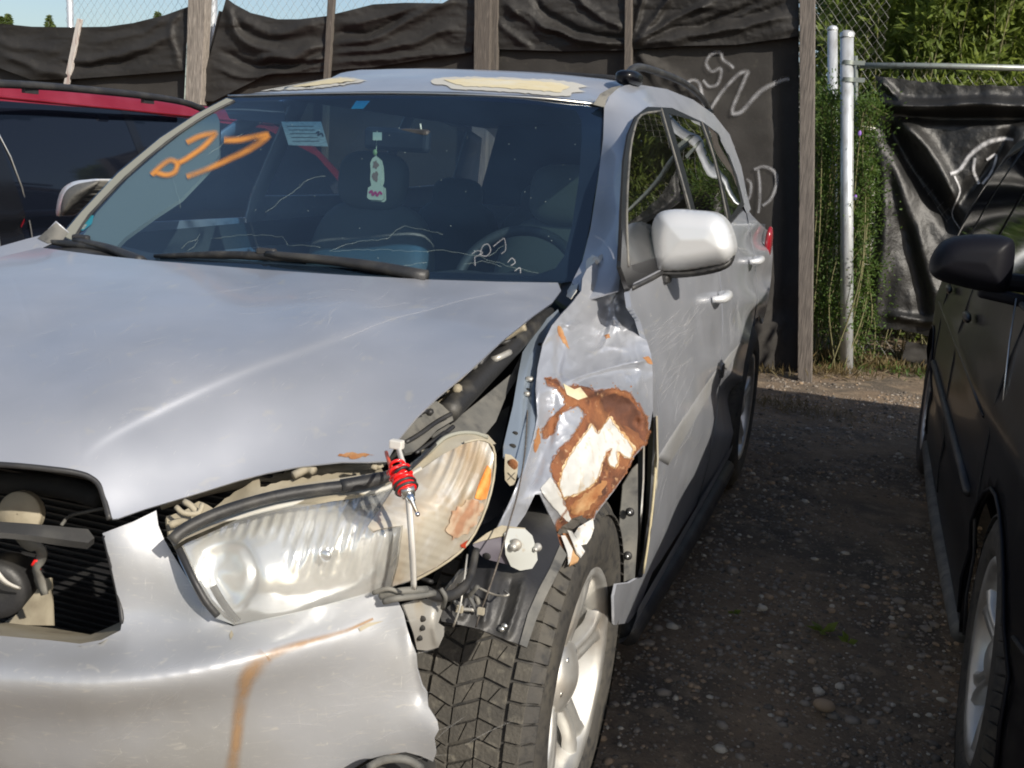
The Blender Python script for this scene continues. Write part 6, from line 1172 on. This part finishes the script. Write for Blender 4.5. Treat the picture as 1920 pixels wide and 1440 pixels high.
tube('tie_wire', pts((876, 1040, -.46), (870, 1090, -.50), (862, 1140, -.52), (850, 1175, -.52)), .0016, m_galv, suv, 6, 3)
for px, py in ((902, 1146), (862, 1142)): v, f = boxv(P(px, py, 'Y', -.51), (.010, .006, .010)); mesh('wire_ferrule', v, f, m_tan, suv, False)
tube('wire_loom', pts((798, 1108, -.58), (820, 1118, -.56), (850, 1115, -.53), (875, 1095, -.50), (885, 1068, -.47), (893, 1030, -.44)), [.008, .009, .008, .007, .006], m_blackrub, suv, 8, 4)
for q, r_ in [([(714, 1118, -.64), (735, 1112, -.64), (760, 1108, -.63), (800, 1106, -.6)], .006), ([(720, 1128, -.65), (745, 1122, -.65), (780, 1118, -.62), (815, 1112, -.59)], .005), ([(826, 1104, -.56), (835, 1120, -.56), (830, 1140, -.54)], .004), ([(700, 1112, -.65), (728, 1104, -.65), (752, 1112, -.64)], .0035), ([(880, 1120, -.49), (890, 1140, -.49), (896, 1156, -.49)], .003)]: tube('wire', pts(*q), r_, m_greyplas, suv, 6, 4)
rc = np.random.default_rng(5)
for k in range(12):
    x, y, Y = rc.uniform(785, 900), rc.uniform(1070, 1150), rc.uniform(-.47, -.40); a_ = [(x, y, Y)]
    for q in range(3): x += rc.normal()*18; y += rc.normal()*14; a_.append((x, y, Y+rc.normal()*.012))
    tube('wire', pts(*a_), rc.uniform(.0018, .0045), [m_black, m_greyplas, m_blackrub, m_galv][k % 4], suv, 6, 4)
for k in range(12):
    u_ = rc.uniform(0, 1); x, y = 760+u_*230+rc.normal()*8, 800-u_*190+rc.normal()*10; Y = -.30+u_*.42; a_ = [(x, y, Y)]
    for q in range(2): x += rc.uniform(8, 26); y -= rc.uniform(2, 22); a_.append((x, y, Y+rc.normal()*.02))
    tube('engine_bay_hose', pts(*a_), rc.uniform(.003, .009), [m_black, m_tan, m_greyplas, m_galv][k % 4], suv, 7, 4)
for px, py, Y, sx in ((845, 745, -.16, .03), (880, 715, -.08, .022), (915, 684, 0., .02), (800, 850, -.44, .018), (860, 1098, -.46, .016)):
    box('clip', P(px, py, 'Y', Y), (sx, sx*.6, sx*.7), m_tan if px < 900 else m_black, suv, Matrix.Rotation(R(px), 3, 'Z'), .002)
# zip ties holding the lamp, and the red wire bundle tied to them
zt = ribbon3('zip_tie', pts((744, 836, -.60), (750, 858, -.62), (758, 885, -.64), (764, 930, -.67), (768, 975, -.685), (771, 1020, -.69), (773, 1060, -.68), (775, 1106, -.665)), [.006, .007, .008, .008, .008, .008, .008, .007], m_ziptie, suv, .004, 4)
box('zip_tie_head', P(744, 833, 'Y', -.60), (.020, .012, .013), m_ziptie, zt, None, .002)
wb = thing('wire_bundle', P(758, 900, 'Y', -.70), 'bright red wire wound round a small metal toggle, tied over the headlight', 'wire bundle'); setoff(wb)
bcen = P(756, 902, 'Y', -.69); ax_ = (P(772, 940, 'Y', -.72)-P(742, 870, 'Y', -.69)); ax_ /= np.linalg.norm(ax_); s1 = np.cross(ax_, (0, 1, 0)); s1 /= np.linalg.norm(s1); s2 = np.cross(ax_, s1)
BS = .66
def bt(name, pts_l, r, mat, sides=8, n=1, caps=True): return tube(name, [bcen+(np.array(p)-bcen)*BS for p in pts_l], r*BS if not hasattr(r, '__len__') else [x*BS for x in r], mat, wb, sides, n, caps)
bt('switch_body', [bcen-ax_*.030, bcen-ax_*.010, bcen+ax_*.018, bcen+ax_*.024], [.014, .019, .022, .020], m_red_wire, 14, 3)
for k, off_ in enumerate(np.linspace(-.034, .004, 8)):
    tl_ = RNG.uniform(-.5, .5); ring = [bcen+ax_*(off_+.010*math.sin(t+k*1.9)*tl_)+(s1*math.cos(t)+s2*math.sin(t))*(.0185+.004*math.sin(2*t+k*2.3)) for t in np.linspace(0, 2*math.pi, 22)]
    bt('wire_turn', ring, .0034, m_red_wire if k not in (3,) else m_black, 6, 1, False)
for off_ in (.009, .020): bt('tape_band', [bcen+ax_*off_+(s1*math.cos(t)+s2*math.sin(t))*.0225 for t in np.linspace(0, 2*math.pi, 22)], .003, m_black, 6, 1, False)
bt('metal_collar', [bcen+ax_*.022, bcen+ax_*.034], [.020, .018], m_chromed, 4)
bt('toggle', [bcen+ax_*.032, bcen+ax_*.040, bcen+ax_*.050, bcen+ax_*.052, bcen+ax_*.080], [.009, .009, .008, .005, .0035], m_chrome, 10)
v, f = ellips(bcen+ax_*.082*BS, (.0034, .0034, .0034), 10, 8); mesh('toggle_tip', v, f, m_chrome, wb)
tube('loose_wire', pts((724, 848, -.56), (728, 862, -.60), (736, 882, -.66), (744, 892, -.70)), .0028, m_org_wire, wb, 8, 4)
tube('loose_wire', pts((768, 880, -.69), (790, 860, -.60), (812, 838, -.48), (838, 812, -.36)), .0028, m_black, wb, 8, 4)
setoff(None)
# things inside the silver car
hg = thing('air_freshener', P(705, 340, 'Y', .78), 'pale card air freshener hanging on a string behind the windshield', 'air freshener'); setoff(hg)
fS = Surf([(690, 290, 'Y', .80), (720, 290, 'Y', .80), (690, 376, 'Y', .76), (720, 376, 'Y', .76), (705, 330, 'Y', .78)])
cardout = [(705, 292), (712, 298), (715, 310), (716, 325), (716, 338), (713, 347), (719, 350), (720, 372), (716, 376), (692, 374), (688, 370), (690, 352), (696, 348), (694, 335), (695, 320), (694, 306), (698, 297)]
m_card = M('pale_card', (.42, .45, .33), rough=.7); panel('card', cardout, fS, m_card, hg, sp=5, thick=.003); panel('card_back', [(x+4, y+3) for x, y in cardout], fS, m_card, hg, sp=6, off=-.006, thick=.002)
m_brn = M('printed_brown', (.2, .13, .09), rough=.7)
for cx, cy, rx, ry in ((704, 309, 7, 9), (704, 331, 7, 11)): panel('printed_blob', [(cx+rx*math.cos(a)*(.8+.25*math.sin(3*a+cy)), cy+ry*math.sin(a)*(.85+.2*math.cos(5*a))) for a in np.linspace(0, 6.28, 17)[:-1]], fS, m_brn, hg, sp=5, off=.001, thick=0)
ribbon('printed_scrawl', [(692, 362), (697, 358), (699, 366), (704, 360), (707, 367), (712, 360), (716, 365)], 4, fS, M('printed_red', (.4, .03, .12), rough=.7), hg, off=.0015)
tube('string', pts((707, 246, .84), (706, 270, .82), (705, 292, .80)), .0012, m_card, hg, 5, 1); panel('tape', [(699, 248), (716, 248), (716, 263), (699, 263)], wsS, m_card, hg, sp=8, off=-.004, thick=0)
v, f = ellips(P(703, 286, 'Y', .80), (.007, .005, .009), 10, 8); mesh('knot', v, f, M('green_bead', (.2, .3, .12)), hg); setoff(None)
pc = panel('paper_notice', [(527, 228), (602, 228), (615, 274), (541, 272)], wsS, m_paper, None, sp=12, off=-.012, thick=.001); tag(pc, 'pale printed paper notice stuck inside the upper windshield', 'paper')
for k in range(5): panel('printed_line', [(538+k*2.6, 236+k*7), (588+k*2.6, 236+k*7), (588.4+k*2.6, 237.4+k*7), (538.4+k*2.6, 237.4+k*7)], wsS, m_dash, pc, sp=20, off=-.0108, thick=0)
ribbon('printed_mark', [(592, 250), (598, 247), (596, 254), (603, 250), (606, 256)], 3, wsS, m_black, pc, off=-.0105)
